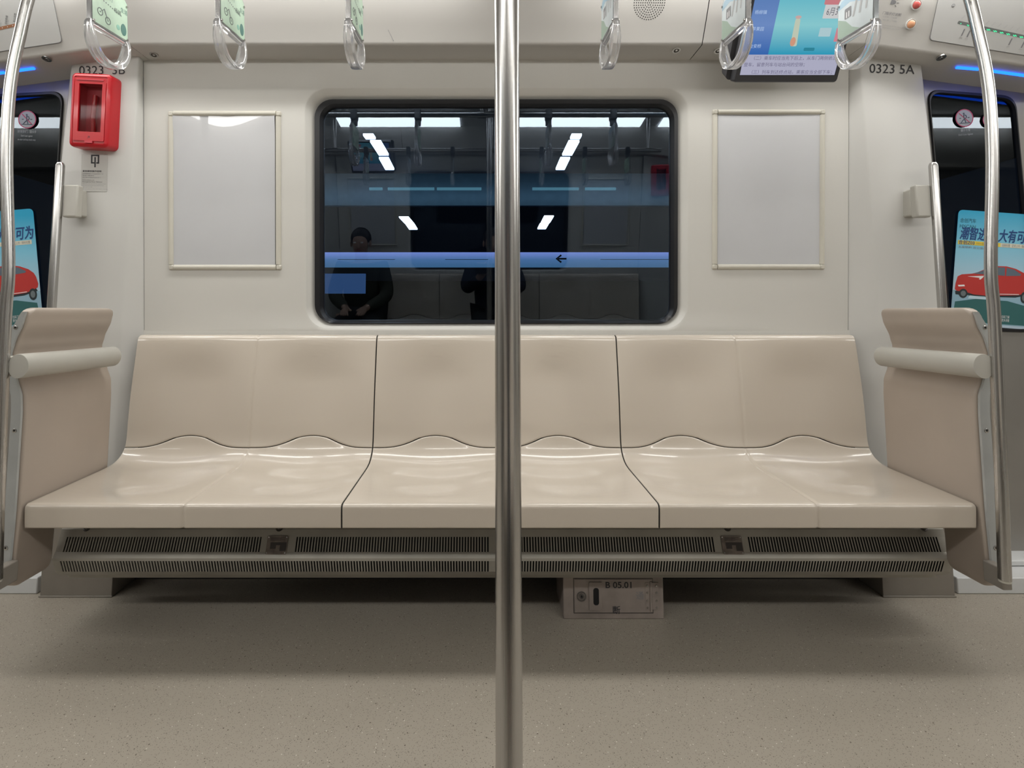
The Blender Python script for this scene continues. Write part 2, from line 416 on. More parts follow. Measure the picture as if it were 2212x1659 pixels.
# doors ------------------------------------------------------------
def door(side, nm, corners, rad):
    root = sroot(nm)
    b = B(); a0, a1 = (side*1.5, side*XE) if side > 0 else (side*XE, side*1.5)
    # leaf with window hole
    q = [DOOR.px(*c) for c in corners]             # BL BR TR TL
    cx = sum(p[0] for p in q)/4; cy = sum(p[1] for p in q)/4
    hole = rquad(q, rad, NB)
    edge = []
    for i, (x, y) in enumerate(hole):
        seg = i // (NB+1); k = i % (NB+1)
        c = [(a0, 0), (a1, 0), (a1, 1.12), (a0, 1.12)][seg]
        if k == NB//2: edge.append(c)
        elif k < NB/2: edge.append([(a0, y), (x, 0), (a1, y), (x, 1.12)][seg])
        else: edge.append([(x, 0), (a1, y), (x, 1.12), (a0, y)][seg])
    def grow(k):
        out = [];
        for x, y in hole:
            d = Vector((x-cx, y-cy)); L = d.length; out.append((x+d.x/L*k, y+d.y/L*k))
        return out
    b.loft([[DOOR.p(x, y) for x, y in edge], [DOOR.p(x, y) for x, y in grow(.002)]], cap0=False, cap1=False)
    b.add([DOOR.p(a0, 0), DOOR.p(a1, 0), Vector((a1, DOOR.p(0,0).y, 0.06)), Vector((a0, DOOR.p(0,0).y, 0.06))], [(0, 3, 2, 1)])
    mk('door_leaf', b, M_DOORM, root)
    b = B(); b.loft([[DOOR.p(x, y, 0) for x, y in grow(.004)], [DOOR.p(x, y, .008) for x, y in grow(0)], [DOOR.p(x, y, .008) for x, y in grow(-.010)], [DOOR.p(x, y, -.008) for x, y in grow(-.014)]], cap0=False, cap1=False)
    mk('door_gasket', b, M_BLACK, root)
    b = B(); b.poly(DOOR, grow(-.012), off=-.004); mk('door_glass', b, M_DGLASS, root, smooth=0)
    b = B(); x = side*1.62; b.box((min(x, side*XE), 1.935, 0), (max(x, side*XE), 2.11, 0.055)); b.box((min(x, side*XE), 2.02, 0.055), (max(x, side*XE), 2.11, 0.075))
    mk('door_sill', b, M_SILL, root, bevel=.004, label='white metal sill')
    return root
d1 = door(-1, 'door_1', [(-70, 720), (104, 712), (139, 198), (-60, 208)], 0.055)
d2 = door(1, 'door_2', [(2050, 712), (2236, 717), (2190, 209), (2002, 194)], 0.055)

# ================================================================== BENCH
prof = spline([(0,p[0],p[1]) for p in [(1.544,.379), (1.542,.397), (1.5405,.419), (1.540,.433), (1.5415,.4405), (1.5475,.4452), (1.558,.4467), (1.61,.4482), (1.70,.4505), (1.80,.453), (1.86,.4552), (1.90,.461), (1.93,.475), (1.950,.497), (1.959,.53), (1.963,.60), (1.969,.68), (1.981,.78), (1.994,.875), (1.999,.892), (2.006,.900), (2.022,.903), (2.034,.903)]], 260)
PZ = prof; NP = len(PZ)
def nrm(i):
    t = (PZ[min(i+1, NP-1)]-PZ[max(i-1, 0)]).normalized(); return Vector((0, t.z, -t.y))   # pointing into the shell
def pint(s):
    s = min(max(s, 0), NP-1.0001); i = int(s); u = s-i
    return PZ[i].lerp(PZ[i+1], u), nrm(i).lerp(nrm(i+1), u).normalized()
IJ = min(range(NP), key=lambda i: abs(PZ[i].z-.498)+(9 if PZ[i].y < 1.9 else 0))
def smoothstep(a, b, x):
    t = min(1, max(0, (x-a)/(b-a))); return t*t*(3-2*t)
def dish(s, u):
    p = PZ[int(min(s, NP-1))]
    if p.y < 1.545 and p.z < .46: a = 0
    elif p.z < .5: a = 0.019*smoothstep(1.57, 1.76, p.y)
    else: a = 0.019 + 0.006*smoothstep(.52, .7, p.z); a *= (1-smoothstep(.72, .90, p.z))
    return a*(0.5-0.5*math.cos(2*PI*u))**0.85
def juncs(u):   # how far up the curved seam between pan and back runs
    return IJ + (0.5-0.5*math.cos(2*PI*u))**1.5*11.5
SW = 0.45
def bench_unit(x0, label):
    root = thing('double_seat', label, 'seat', (x0+SW, 1.75, 0), 'double seats of the benches')
    for nm in ('seat_pan', 'backrest'):
        b = B(); nu = 72; cols = []
        us = []
        for k in range(nu+1): us.append(k/nu*2)
        us = sorted(set(us + [0.0015, 0.004, 0.007, 0.99, 0.996, 1.004, 1.01, 1.993, 1.996, 1.9985, 0.98, 1.02]))
        for U in us:
            u = U-1 if U > 1 else U; x = x0+0.0016+(2*SW-0.0032)*U/2
            e = min(U, 2-U)*SW; ed = 0.003*(1-math.sqrt(max(0, 1-(1-min(1, e/0.003))**2)))     # rounded shell ends
            g = abs(U-1)*SW; gr = 0.0026*max(0, 1-g/0.008)**1.2                                  # groove between the two places
            j = juncs(u); col = []; gp = 0.45
            if nm == 'seat_pan': ss = [j*0.998*(i/120) for i in range(121)]
            else: ss = [j+gp+(NP-1-j-gp)*(i/70) for i in range(71)]
            for s in ss:
                p, n = pint(s)
                front = 1.0 if p.y < 1.56 else 0.6
                q = p + n*(dish(s, u)+ed+gr*(1.6 if p.z < .44 and p.y < 1.56 else 1))
                ej = min(abs(s-j), 3)/3; q = q + n*0.0011*(1-ej)**2
                col.append(Vector((x, q.y, q.z)))
            cols.append(col)
        b.loft(cols, closed=False, cap0=False, cap1=False, flip=True)
        mk(nm, b, M_SEAT, root, smooth=80, solid=0.006)
    for x in ([x0] if x0 > -1 else []):          # thin black strip added as the shade in the gap between two shells
        b = B(); lp = []
        for i in range(0, NP, 3):
            p, n = pint(i); lp.append([p+n*.0022+XA*(x-.00155), p+n*.0022+XA*(x+.00155), p+n*.006+XA*(x+.00155), p+n*.006+XA*(x-.00155)])
        b.loft(lp); mk('joint_shade_strip', b, M_DARK, root, smooth=0)
    return root
bu = [bench_unit(-1.35, 'beige moulded double seat at the left end of the bench, beside the left windbreak'),
      bench_unit(-0.45, 'beige moulded double seat under the window, in the middle of the bench'),
      bench_unit(0.45, 'beige moulded double seat at the right end of the bench, beside the right windbreak')]
# dark steel bearer under the shells
b = B(); b.box((-1.33, 1.56, .378), (1.33, 1.60, .42)); b.box((-1.345, 1.90, .38), (1.345, 1.95, .42)); b.box((-1.345, 1.745, .346), (1.345, 1.755, .425))  # last box: dark sheet standing in for shade above the heater
for x in (-1.1, -.45, .45, 1.1): b.box((x-.02, 1.60, .38), (x+.02, 2.03, .415))
meta(mk('bench_bearer', b, M_DARK, loc=(0, 1.75, .38)), 'black steel bearer under the whole beige bench, with a dark sheet as painted shade', 'bearer')

# ================================================================== HEATER, BOX, PEDESTALS
hx0, hx1 = -1.368, 1.390
ht = thing('heater_cover', 'long worn steel heater cover with two rows of slots under the bench', 'heater', (0, 1.72, .135))
P_ = [(1.735,.342), (1.706,.312), (1.700,.291), (1.686,.252), (1.680,.243), (1.677,.237), (1.677,.229), (1.690,.192), (1.705,.175), (1.735,.166), (1.742,.160), (1.7425,.158), (1.746,.147)]
def strip(b, i, j, x0, x1): b.add([(x0, *P_[i]), (x1, *P_[i]), (x1, *P_[j]), (x0, *P_[j])], [(0, 3, 2, 1)])
b = B()
for i in range(len(P_)-1):
    if i not in (2, 6): strip(b, i, i+1, hx0, hx1)
def band(i, gaps, x0, x1):
    pitch, sl = 0.00872, 0.0046; x = x0; n = int((x1-x0)/pitch); last = hx0
    for k in range(n):
        c = x0+k*pitch
        if any(g0 < c < g1 for g0, g1 in gaps): continue
        strip(b, i, i+1, last, c); last = c+sl
        ya, za = P_[i]; yb, zb = P_[i+1]       # side walls of each bar give it thickness
        b.add([(c, ya, za), (c, yb, zb), (c, yb+.003, zb), (c, ya+.003, za)], [(0, 1, 2, 3)])
    strip(b, i, i+1, last, hx1)
plates = [(-.687, 1178), (.721, 1178)]
band(2, [(-.687-.052, -.687+.052), (.721-.052, .721+.052), (-.03, .03)], -1.345, 1.37)
band(6, [(-.03, .03)], -1.345, 1.37)
for x in (hx0, hx1): b.add([(x, y, z) for y, z in P_]+[(x, 1.9, .147), (x, 1.9, .342)], [tuple(range(len(P_)+2))])
mk('slotted_cover', b, M_HEAT, ht, smooth=25)
b = B(); b.box((hx0+.01, 1.716, .17), (hx1-.01, 1.80, .31)); b.box((hx0+.01, 1.79, .17), (hx1-.01, 1.82, .345)); mk('heater_core', b, M_DARK, ht)
HF = Frame((0, 1.6930, .2715), XA, Vector((0, .014, .039)))
M_BRASS = mat('dull_nameplate', (0.20, 0.165, 0.14), 0.4, metal=0.5, noise=0.3, nscale=60)
M_BRD = mat('nameplate_dark', (0.05, 0.042, 0.04), 0.5)
for x, _ in plates:
    b = B(); b.poly(HF, rr(x-.032, -.027, x+.032, .024, .003, 3), off=.001, h=.002, material=M_BRASS)
    b.poly(HF, [(x-.02,-.012),(x-.002,-.012),(x-.002,-.002),(x+.010,-.002),(x+.010,-.018),(x+.030,-.018),(x+.030,.006),(x-.02,.006)], off=.0035, material=M_BRD)
    for k in range(4): b.poly(HF, [(x-.022, .011+k*.0025), (x+.012+.01*(k % 2), .011+k*.0025), (x+.012+.01*(k % 2), .012+k*.0025), (x-.022, .012+k*.0025)], off=.0036, material=M_BRD)
    for k in range(3): b.poly(HF, [(x-.028, -.016-k*.003), (x-.004, -.016-k*.003), (x-.004, -.0165-k*.003), (x-.028, -.0165-k*.003)], off=.0036, material=M_BRD)
    for a in (-.028, .028):
        for c in (-.023, .020): b.disc(HF, x+a, c, .0018, .001, 10, M_CHROME, off=.003)
    mk('nameplate', b, None, ht, label='small dull rating plate riveted to the heater')
for x in (-.687, 0.0, .715, -1.29, 1.33):
    b = B(); F2 = Frame((x, 1.7085, .3145), XA, Vector((0, .029, .030))); b.disc(F2, 0, 0, .011, .002, 16, off=0.0); b.disc(F2, 0, 0, .006, .008, 6, off=.002); mk('bolt', b, M_BOLT, ht)

bxr = thing('switch_box', 'small worn steel switch box marked B 05.01 on the floor under the heater', 'box', (.3725, 1.80, 0))
b = B(); b.box((.210, 1.783, 0), (.535, 1.95, .142)); mk('box_body', b, M_BOX, bxr, bevel=.003)
BF = Frame((.210, 1.783, 0), XA, (0,0,1)); K = .325/216
def bx(u, v): return ((u-1217)*K, (1338-v)*.142/98)
b = B(); p0, p1 = bx(1241, 1323), bx(1408, 1252); b.poly(BF, rr(p0[0], p0[1], p1[0], p1[1], .003, 3), off=.0005, h=.002); bd = mk('box_door', b, M_BOX, bxr)
b = B(); o_ = bx(1239, 1325), bx(1410, 1250)
for (x0, y0, x1, y1) in ((o_[0][0], o_[0][1], o_[1][0], o_[0][1]+.0012), (o_[0][0], o_[1][1]-.0012, o_[1][0], o_[1][1]), (o_[0][0], o_[0][1], o_[0][0]+.0012, o_[1][1]), (o_[1][0]-.0012, o_[0][1], o_[1][0], o_[1][1])):
    b.box((x0, y0, .0003), (x1, y1, .0009), M_BLACK, BF)
mk('door_gap', b, None, bxr)
b = B(); p0, p1 = bx(1272, 1317), bx(1300, 1257); b.poly(BF, rr(p0[0], p0[1], p1[0], p1[1], .003, 3), off=.003, h=.003, material=M_BOX)
p0, p1 = bx(1281, 1306), bx(1293, 1269); b.poly(BF, rr(p0[0], p0[1], p1[0], p1[1], .008, 6), off=.0062, material=M_DARK); mk('latch', b, None, bd, label='recessed slot latch')
b = B(); c = bx(1256, 1288); b.disc(BF, c[0], c[1], .0155, .003, 24, M_BOLT, off=.002, rin=.8); b.disc(BF, c[0], c[1], .0085, .004, 20, M_BOLT, off=.002, rin=.6); b.disc(BF, c[0], c[1], .003, .004, 12, M_DARK, off=.002); mk('lock', b, None, bd)
b = B(); p0, p1 = bx(1405, 1319), bx(1409, 1256); b.tube([BF.p(p0[0], p0[1], .004), BF.p(p0[0], p1[1], .004)], .0035, 12, M_BOX)
b.box((bx(1393, 0)[0], p0[1]+.004, .002), (bx(1422, 0)[0], p1[1]-.004, .0035), M_BOX, BF)
for u in (1397, 1417):
    for v in (1265, 1280, 1297, 1312): c = bx(u, v); b.disc(BF, c[0], c[1], .0032, .003, 12, M_CHROME, off=.003)
mk('hinge', b, None, bd)
b = B(); c = bx(1308, 1270); b.text(BF, 'B 05.01', c[0], c[1], .0195, off=.0032, material=M_INK, width=.084, bold=.018); mk('box_number', b, None, bd, label='black stencilled number B 05.01')
b = B(); c = bx(1373, 1293); b.text(BF, '通', c[0], c[1], .019, off=.0032, material=M_GREYINK); mk('faded_character', b, None, bd)
b = B(); c = bx(1323, 1324); b.text(BF, '断', c[0], c[1], .019, off=.0032, material=M_INK, bold=.015)
mk('black_character', b, None, bd)
for s, lab in ((-1, 'grey brown pedestal under the left end of the bench'), (1, 'grey brown pedestal under the right end of the bench')):
    b = B(); x = sorted((s*1.342, s*1.592)); b.box((x[0], 1.915, .001), (x[1], 2.035, .30)); b.box((x[0]-.003, 1.911, 0), (x[1]+.003, 1.915, .006))
    meta(mk('bench_pedestal', b, M_PED, bevel=.003, loc=(s*1.467, 1.97, 0)), lab, 'pedestal')

# ================================================================== WINDBREAKS
def xp(z):       # sideways profile of the panel
    K_ = [(0.0, 1.362), (.22, 1.360), (.45, 1.354), (.70, 1.354), (.75, 1.357), (.80, 1.374), (.84, 1.392), (.87, 1.395), (.90, 1.388), (.96, 1.366), (1.0, 1.357), (1.1, 1.352)]
    for (a, x), (c, y) in zip(K_, K_[1:]):
        if a <= z <= c: t = (z-a)/(c-a); t = t*t*(3-2*t)*.6+t*.4; return x+(y-x)*t
    return 1.352
def windbreak(s, lab):
    root = thing('windbreak', lab, 'windbreak', (s*1.375, 1.7, .21))
    n = 98; b = B(); loops = []
    out = rquad([(1.522, .218), (1.88, .218), (1.885, 1.002), (1.515, 1.002)], .045, 8)   # Y,Z outline
    # grid between outline left/right at each height
    zs = sorted(set([.218+.784*k/n for k in range(n+1)] + [.2185, .221, .226, .234, 1.0015, .999, .994, .986]))
    def span(z):
        r = .030; d = 0
        if z < .218+r: d = r-math.sqrt(max(0, r*r-(.218+r-z)**2))
        if z > 1.002-r: d = r-math.sqrt(max(0, r*r-(z-1.002+r)**2))
        return 1.531+d, (1.882-d if z > .40 else 1.668-d)
    T = .030; rows = []
    for z in zs:
        y0, y1 = span(z); x = xp(z); e = .007
        zt = min(1, min(z-.218, 1.002-z)/.008); k = (1-math.sqrt(max(0, 1-(1-max(0, zt))**2)))*.010
        rows.append([Vector((s*(x+k+e), y0, z)), Vector((s*(x+k+.002), y0+.002, z)), Vector((s*(x+k), y0+e, z)), Vector((s*(x+k), y1-e, z)), Vector((s*(x+k+.002), y1-.002, z)), Vector((s*(x+k+e), y1, z)), Vector((s*(x+T-k), y1, z)), Vector((s*(x+T-k), y0, z))])
    b.loft(rows, flip=s > 0); mk('panel', b, M_BREAK, root, smooth=60)
    b = B(); rows = []
    for z in [.25+.74*k/50 for k in range(51)]:
        x = xp(z)+.004; w_ = .030 - .016*smoothstep(.93, .99, z)
        rows.append([Vector((s*(x+.002), 1.522, z)), Vector((s*(x+w_), 1.522, z)), Vector((s*(x+w_), 1.545, z)), Vector((s*(x+.002), 1.529, z))])
    b.loft(rows, flip=s > 0); ep = mk('edge_plate', b, M_PLATE, root, smooth=60, label='grey painted metal edge plate')
    for z in (.945, .655, .335):
        b = B(); f = Frame((s*(xp(z)+.020), 1.522, z), XA, (0, 0, 1)); b.disc(f, 0, 0, .006, .002, 16, M_CHROME); b.disc(f, 0, 0, .003, .0025, 6, M_DARK); mk('screw', b, None, ep)
    # foot bracket that carries the stanchion
    b = B(); b.box((min(s*1.345, s*1.371), 1.474, .245), (max(s*1.345, s*1.371), 1.530, .300)); mk('foot_bracket', b, M_PED, root, bevel=.003)
    ar = thing('armrest', ('grey padded roller armrest on the left windbreak' if s < 0 else 'grey padded roller armrest on the right windbreak'), 'armrest', (s*1.325, 1.66, .838))
    b = B(); loops = []
    for y, q in [(1.4615, .90), (1.462, .98), (1.464, 1.0)] + [(1.464+.368*k/6, 1.0) for k in range(1, 7)] + [(1.834, .98), (1.8345, .90)]:
        z0 = .841 - .004*(y-1.46)/.4
        loops.append([Vector((s*(1.325+.030*q*math.cos(a)*(1 if math.cos(a)*1 < 0 else .9)), y, z0+.0335*q*math.sin(a))) for a in [2*PI*k/28 for k in range(28)]])
    b.loft(loops, flip=s < 0); mk('roller', b, M_ROLL, ar, smooth=50)
    b = B(); b.box((min(s*1.350, s*1.383), 1.476, .812), (max(s*1.350, s*1.383), 1.522, .866)); mk('mounting_block', b, M_BLOCK, ar, bevel=.004, label='cream plastic block')
    return root
windbreak(-1, 'taupe moulded windbreak panel with armrest hollow at the left end of the bench')
windbreak(1, 'taupe moulded windbreak panel with armrest hollow at the right end of the bench')

# stanchions
def stanchion(s, lab):
    pix = [(-330, 880), (-230, 930), (-120, 976), (0, 1015), (76, 1033), (152, 1049), (228, 1058), (320, 1062), (400, 1062), (520, 1059), (600, 1059), (655, 1064), (710, 1067), (780, 1070), (957, 1077), (1113, 1083), (1252, 1087)]
    pts = []
    for v, off in pix:
        q = atY(CX, v, 1.46); a = (q-CAM).dot(FWD); pts.append(Vector((s*off*a/FPX, 1.46, q.z)))
    top = pts[0]
    if top.z < 2.2: pts = [Vector((top.x*.97, 1.46, 2.22))] + pts
    pts = [p for p in pts if p.z <= 2.23]
    if s < 0: pts = [p+Vector((-.006, 0, 0)) for p in pts]
    root = thing('stanchion', lab, 'pole', (pts[-1].x, 1.46, pts[-1].z))
    b = B(); b.tube(spline(pts, 90), .0143, 28); mk('tube', b, M_STEEL, root, smooth=60)
    b = B(); b.tube([pts[-1]+Vector((0,0,.0005)), pts[-1]-Vector((0,0,.006))], .0128, 24); mk('end_cap', b, M_BLOCK, root)
    b = B(); b.tube([Vector((pts[0].x, 1.46, 2.219)), Vector((pts[0].x, 1.46, 2.20))], .035, 28); mk('ceiling_flange', b, M_STEEL, root)
    return root
stanchion(-1, 'curved stainless stanchion in front of the left windbreak')
stanchion(1, 'curved stainless stanchion in front of the right windbreak')

# centre pole
r_ = thing('grab_pole', 'vertical stainless grab pole standing in the middle of the aisle', 'pole', (-.0135, .735, 0))
b = B(); b.tube([(-.0135, .735, 0.001), (-.0135, .735, 2.215)], .0178, 40); mk('tube', b, M_STEEL, r_, smooth=60)
b = B(); b.tube([(-.0135, .735, 0.0), (-.0135, .735, .012)], .04, 32); mk('floor_flange', b, M_STEEL, r_)
b = B(); b.tube([(-.0135, .735, 2.205), (-.0135, .735, 2.219)], .04, 32); mk('ceiling_flange', b, M_STEEL, r_)

# door grab rails
def grab(s, lab):
    root = thing('door_grab_rail', lab, 'grab rail', (s*1.60, 1.9, .9))
    b = B(); top = 1.535; lp = []
    for z, q in ((.93, 1), (top-.012, 1), (top-.006, .92), (top, .7)):
        lp.append([Vector((s*1.60+x*q, 1.9+y*q, z)) for x, y in rr(-.0135, -.012, .0135, .012, .009, 4)])
    b.loft(lp); mk('bar', b, M_STEEL, root, smooth=50)
    b = B(); x = sorted((s*1.535, s*1.588)); b.box((x[0], 1.905, 1.335), (x[1], 1.935, 1.455)); b.box((x[0], 1.93, 1.345), (x[1]-.01, 1.995, 1.445)); mk('bracket', b, M_ROLL, root, bevel=.006, label='grey beige wall bracket')
    b = B(); b.box((x[0], 1.905, .935), (x[1], 1.995, .985)); mk('bracket', b, M_ROLL, root, bevel=.006)
    return root
grab(-1, 'flat stainless vertical grab rail on the pillar beside the left door')
grab(1, 'flat stainless vertical grab rail on the pillar beside the right door')

# ================================================================== POSTER FRAMES
def poster_frame(o0, o1, i0, i1, lab):
    xa, ya = WALL.px(*o0); xb, yb = WALL.px(*o1); ia, ja = WALL.px(*i0); ib, jb = WALL.px(*i1)
    y0, y1 = yb, ya; jy0, jy1 = jb, ja
    root = thing('poster_frame', lab, 'frame', tuple(WALL.p((xa+xb)/2, y0, .01)))
    def bar(p, q, w):
        (x, y), (x2, y2) = p, q; d = Vector((x2-x, y2-y)).normalized(); nn = Vector((-d.y, d.x)); lp = []
        for t in (0, 1):
            c = Vector((x, y)).lerp(Vector((x2, y2)), t)
            lp.append([WALL.p(*(c+nn*w/2*math.cos(a)), max(0, .009*math.sin(a))+.001) for a in [PI*k/10 for k in range(11)]])
        bb = B(); bb.loft(lp, flip=False); return bb
    w = (xb-ib+ia-xa)/2
    ml, mr, mb, mt = (xa+ia)/2, (xb+ib)/2, (y0+jy0)/2, (y1+jy1)/2
    mk('frame_rail', bar((ml, y0+w), (ml, y1-w), w), M_FRAME, root); mk('frame_rail', bar((mr, y0+w), (mr, y1-w), w), M_FRAME, root)
    mk('frame_rail', bar((xa+w, mb), (xb-w, mb), w), M_FRAME, root); mk('frame_rail', bar((xa+w, mt), (xb-w, mt), w), M_FRAME, root)
    for sx, sy, cx, cy in ((-1,-1,xa,y0), (1,-1,xb,y0), (1,1,xb,y1), (-1,1,xa,y1)):
        bb = B(); x0, x1 = sorted((cx, cx-sx*w)); z0, z1 = sorted((cy, cy-sy*w)); m_ = (w*.45)
        bb.loft([[WALL.p(x, y, .001) for x, y in rr(x0, z0, x1, z1, .006, 4)], [WALL.p(x, y, .007) for x, y in rr(x0+.0008, z0+.0008, x1-.0008, z1-.0008, .006, 4)], [WALL.p(x, y, .0105) for x, y in rr(x0+.004, z0+.004, x1-.004, z1-.004, .004, 4)]])
        mk('corner_cap', bb, M_FRAME, root)
    # slightly bowed film over the pale sheet
    bb = B(); n = 24; rows = []
    for j in range(n+1):
        y = jy0+(jy1-jy0)*j/n; row = []
        for i in range(n+1):
            x = ia+(ib-ia)*i/n; tx = (i/n-.5)*2; ty = j/n
            bow = (.0006 if xa < 0 else .0003)*(1-tx*tx)*(1-(2*ty-1)**4) + (.0035 if xa < 0 else .001)*smoothstep(.86, 1.0, ty)*tx*tx
            row.append(WALL.p(x, y, .0025+max(-.001, bow)))
        rows.append(row)
    bb.loft(rows, closed=False, cap0=False, cap1=False); mk('sheet', bb, M_FILM if xa < 0 else M_FILM2, root, smooth=80, label='blank pale grey sheet under clear film')
    bb = B(); bb.poly(WALL, [(ia-.001, jy0-.001), (ib+.001, jy0-.001), (ib+.001, jy1+.001), (ia-.001, jy1+.001)], off=.0008); mk('backing', bb, M_BLACK, root)
    return root
pf1 = poster_frame((365, 241), (609, 583), (374, 250), (595, 572), 'empty cream framed poster holder on the wall left of the window')
pf2 = poster_frame((1538, 237), (1780, 582), (1550, 248), (1769, 571), 'empty cream framed poster holder on the wall right of the window')

# ================================================================== LEFT PILLAR FITTINGS
def quadframe(base, bl, br, tl, off=0.0):
    P = [hit(*c, base.o+base.n*off, base.n) for c in (bl, br, tl)]
    return Frame(P[0], P[1]-P[0], P[2]-P[0]), (P[1]-P[0]).length, (P[2]-P[0]).length
ROFF = .055
RF, rw, rh = quadframe(PIL, (149, 314), (231, 318), (163, 158), ROFF)
rb = thing('emergency_release_box', 'red emergency box with a clear window on the left pillar', 'emergency box', tuple(RF.p(rw/2, 0, -ROFF)))
b = B(); b.loft([[RF.p(x, y, c) for x, y in rr(-g, -g, rw+g, rh+g, .014+g, 5)] for g, c in ((.004, -ROFF), (.004, -.012), (.002, -.004), (-.003, 0), (-.010, 0.001), (-.011, -.001))], cap1=False)
b.loft([[RF.p(x, y, -.001) for x, y in rr(.011, .011, rw-.011, rh-.011, .006, 5)], [RF.p(x, y, -.001) for x, y in rr(.028, .052, rw-.024, rh-.036, .002, 5)], [RF.p(x, y, -.006) for x, y in rr(.028, .052, rw-.024, rh-.036, .002, 5)]], cap0=False, cap1=False)
mk('case', b, M_RED, rb)
b = B(); b.box((.012, .022, -.0008), (rw-.030, rh-.012, .0012), None, RF)
b = B(); b.loft([[RF.p(x, y, c) for x, y in rr(.013, .020, rw-.012, rh-.030, .003, 4)] for c in (-.001, .0022)], cap0=False, cap1=False)
b.loft([[RF.p(x, y, .0022) for x, y in rr(.013, .020, rw-.012, rh-.030, .003, 4)], [RF.p(x, y, .0022) for x, y in rr(.029, .053, rw-.025, rh-.037, .002, 4)], [RF.p(x, y, -.003) for x, y in rr(.029, .053, rw-.025, rh-.037, .002, 4)]], cap0=False, cap1=False)
flap = mk('flap', b, M_RED, rb)
b = B(); b.poly(RF, [(.028, .052), (rw-.024, .052), (rw-.024, rh-.036), (.028, rh-.036)], off=-.04, material=M_REDIN); b.loft([[RF.p(x, y, c) for x, y in [(.028, .052), (rw-.024, .052), (rw-.024, rh-.036), (.028, rh-.036)]] for c in (-.003, -.04)], M_REDIN, cap0=False, cap1=False); b.tube([RF.p(rw/2-.005, .06, -.03), RF.p(rw/2-.005, .12, -.025), RF.p(rw/2-.003, rh-.07, -.03)], .008, 12, M_RED); mk('release_handle', b, None, rb, label='dark red handle inside')
b = B(); b.poly(RF, [(.028, .052), (rw-.024, .052), (rw-.024, rh-.036), (.028, rh-.036)], off=-.004); mk('clear_window', b, pane('red_box_window', (.85, .80, .80), 1.16, rough=.04), flap, smooth=0)
b = B(); b.box((.018, rh-.024, 0), (rw-.022, rh-.020, .0022), M_REDIN, RF); mk('top_slot', b, None, rb)
b = B(); b.text(RF, '↗', rw*.48, .028, .012, off=.0026, material=M_INK); mk('arrow_mark', b, None, flap)
b = B(); b.box((rw*.42, .012, .0), (rw*.62, .020, .004), M_REDIN, RF); mk('latch', b, None, flap)

def decal_frame(base, bl, br, tl): return quadframe(base, bl, br, tl, .0012)
SF, sw, sh = decal_frame(PIL, (175, 413), (231, 414), (180, 333))
st = thing('instruction_sticker', 'transparent instruction sticker with a black handle symbol below the red box', 'sticker', tuple(SF.o))
b = B(); b.poly(SF, rr(0, 0, sw, sh, .002, 3), off=-.0004, h=.0004); mk('backing', b, M_STICK, st)
def sp(u, v): return ((u-177)/(231-177)*sw, (413-v)/(413-333)*sh)
b = B()
for (a, c, e, g) in ((197, 334, 214, 337), (197, 334, 200, 353), (211, 334, 214, 353), (197, 350, 204, 353), (208, 350, 214, 353), (204, 339, 207, 361)):
    p, q = sp(a, c), sp(e, g); b.box((p[0], q[1], .0002), (q[0], p[1], .0005), None, SF)
mk('handle_symbol', b, M_INK, st)
b = B(); p = sp(180, 371); b.text(SF, '紧急解锁操作说明', p[0], p[1], .0055, off=.0005, material=M_INK, bold=.01, width=sw*.72)
for v, t, wd, h_, mm in ((376, '打开盖板按箭头方向旋转手柄九十度', .8, .003, M_GREYINK), (380, '待车门解锁后', .45, .003, M_GREYINK), (384, '确认安全后用手拉开车门', .7, .003, M_GREYINK), (389.5, 'Instructions on', .45, .0035, M_INK), (393.5, 'Emergency Door Release', .76, .0038, M_INK), (397.5, 'Open the cover and turn the handle as shown', .9, .0026, M_GREYINK), (401, 'Open the door by hand when the train stops', .82, .0026, M_GREYINK), (404.5, 'Make sure it is safe', .38, .0026, M_GREYINK), (408.5, 'Do not operate when the train is moving', .96, .0026, M_GREYINK)):
    p = sp(180, v); b.text(SF, t, p[0], p[1], h_, off=.0005, material=mm, width=sw*wd)
mk('sticker_text', b, None, st)
for (bl, br, tl, txt, lab, nm) in (((171, 161), (270, 160), (173, 142), '0323  3B', 'black car number 0323 3B printed above the red box', 'car_number'), ((1878, 157), (1975, 160), (1880, 137), '0323 5A', 'black car number 0323 5A printed on top of the right pillar', 'car_number')):
    NF, nw, nh = decal_frame(PIL, bl, br, tl)
    b = B(); b.text(NF, txt, 0, 0, nh, off=.0005, width=nw); meta(mk(nm, b, M_INK, loc=tuple(NF.o)), lab, 'lettering')

# ================================================================== COVE FITTINGS
def lock(u, v, lab, frm=None):
    P = hit(u, v, Vector((0, 1.9, 1.953)), Vector((0, 0, 1)))
    z = 1.953+droop(P.x)
    P = hit(u, v, Vector((0, 1.9, z)), Vector((0, 0, 1))); P.z = 1.953+droop(P.x)
    f = Frame(P, XA, (0, -1, 0)) ; f.n = Vector((0, 0, -1))
    f = Frame(P, (1, 0, 0), (0, -1, .30)); f.v = -f.v; f.n = Vector((0, -.30, -1)).normalized()
    root = thing('cove_lock', lab, 'lock', tuple(P), 'key locks along the cove')
    b = B(); b.disc(f, 0, 0, .015, .005, 24, rin=.66, material=M_CHROME); mk('lock_ring', b, None, root)
    b = B(); b.disc(f, 0, 0, .0098, .0035, 20, material=M_BOLT); b.disc(f, 0, 0, .0045, .005, 12, material=M_CHROME); mk('lock_core', b, None, root)
for u, v, lab in ((333, 117, 'round key lock under the cove above the left wall panel'), (101, 133, 'round key lock under the cove over the left door'), (1461, 107, 'round key lock under the cove left of the black joint'), (1551, 108, 'round key lock under the cove just right of the black joint'), (2033, 130, 'round key lock under the cove over the right door')): lock(u, v, lab)
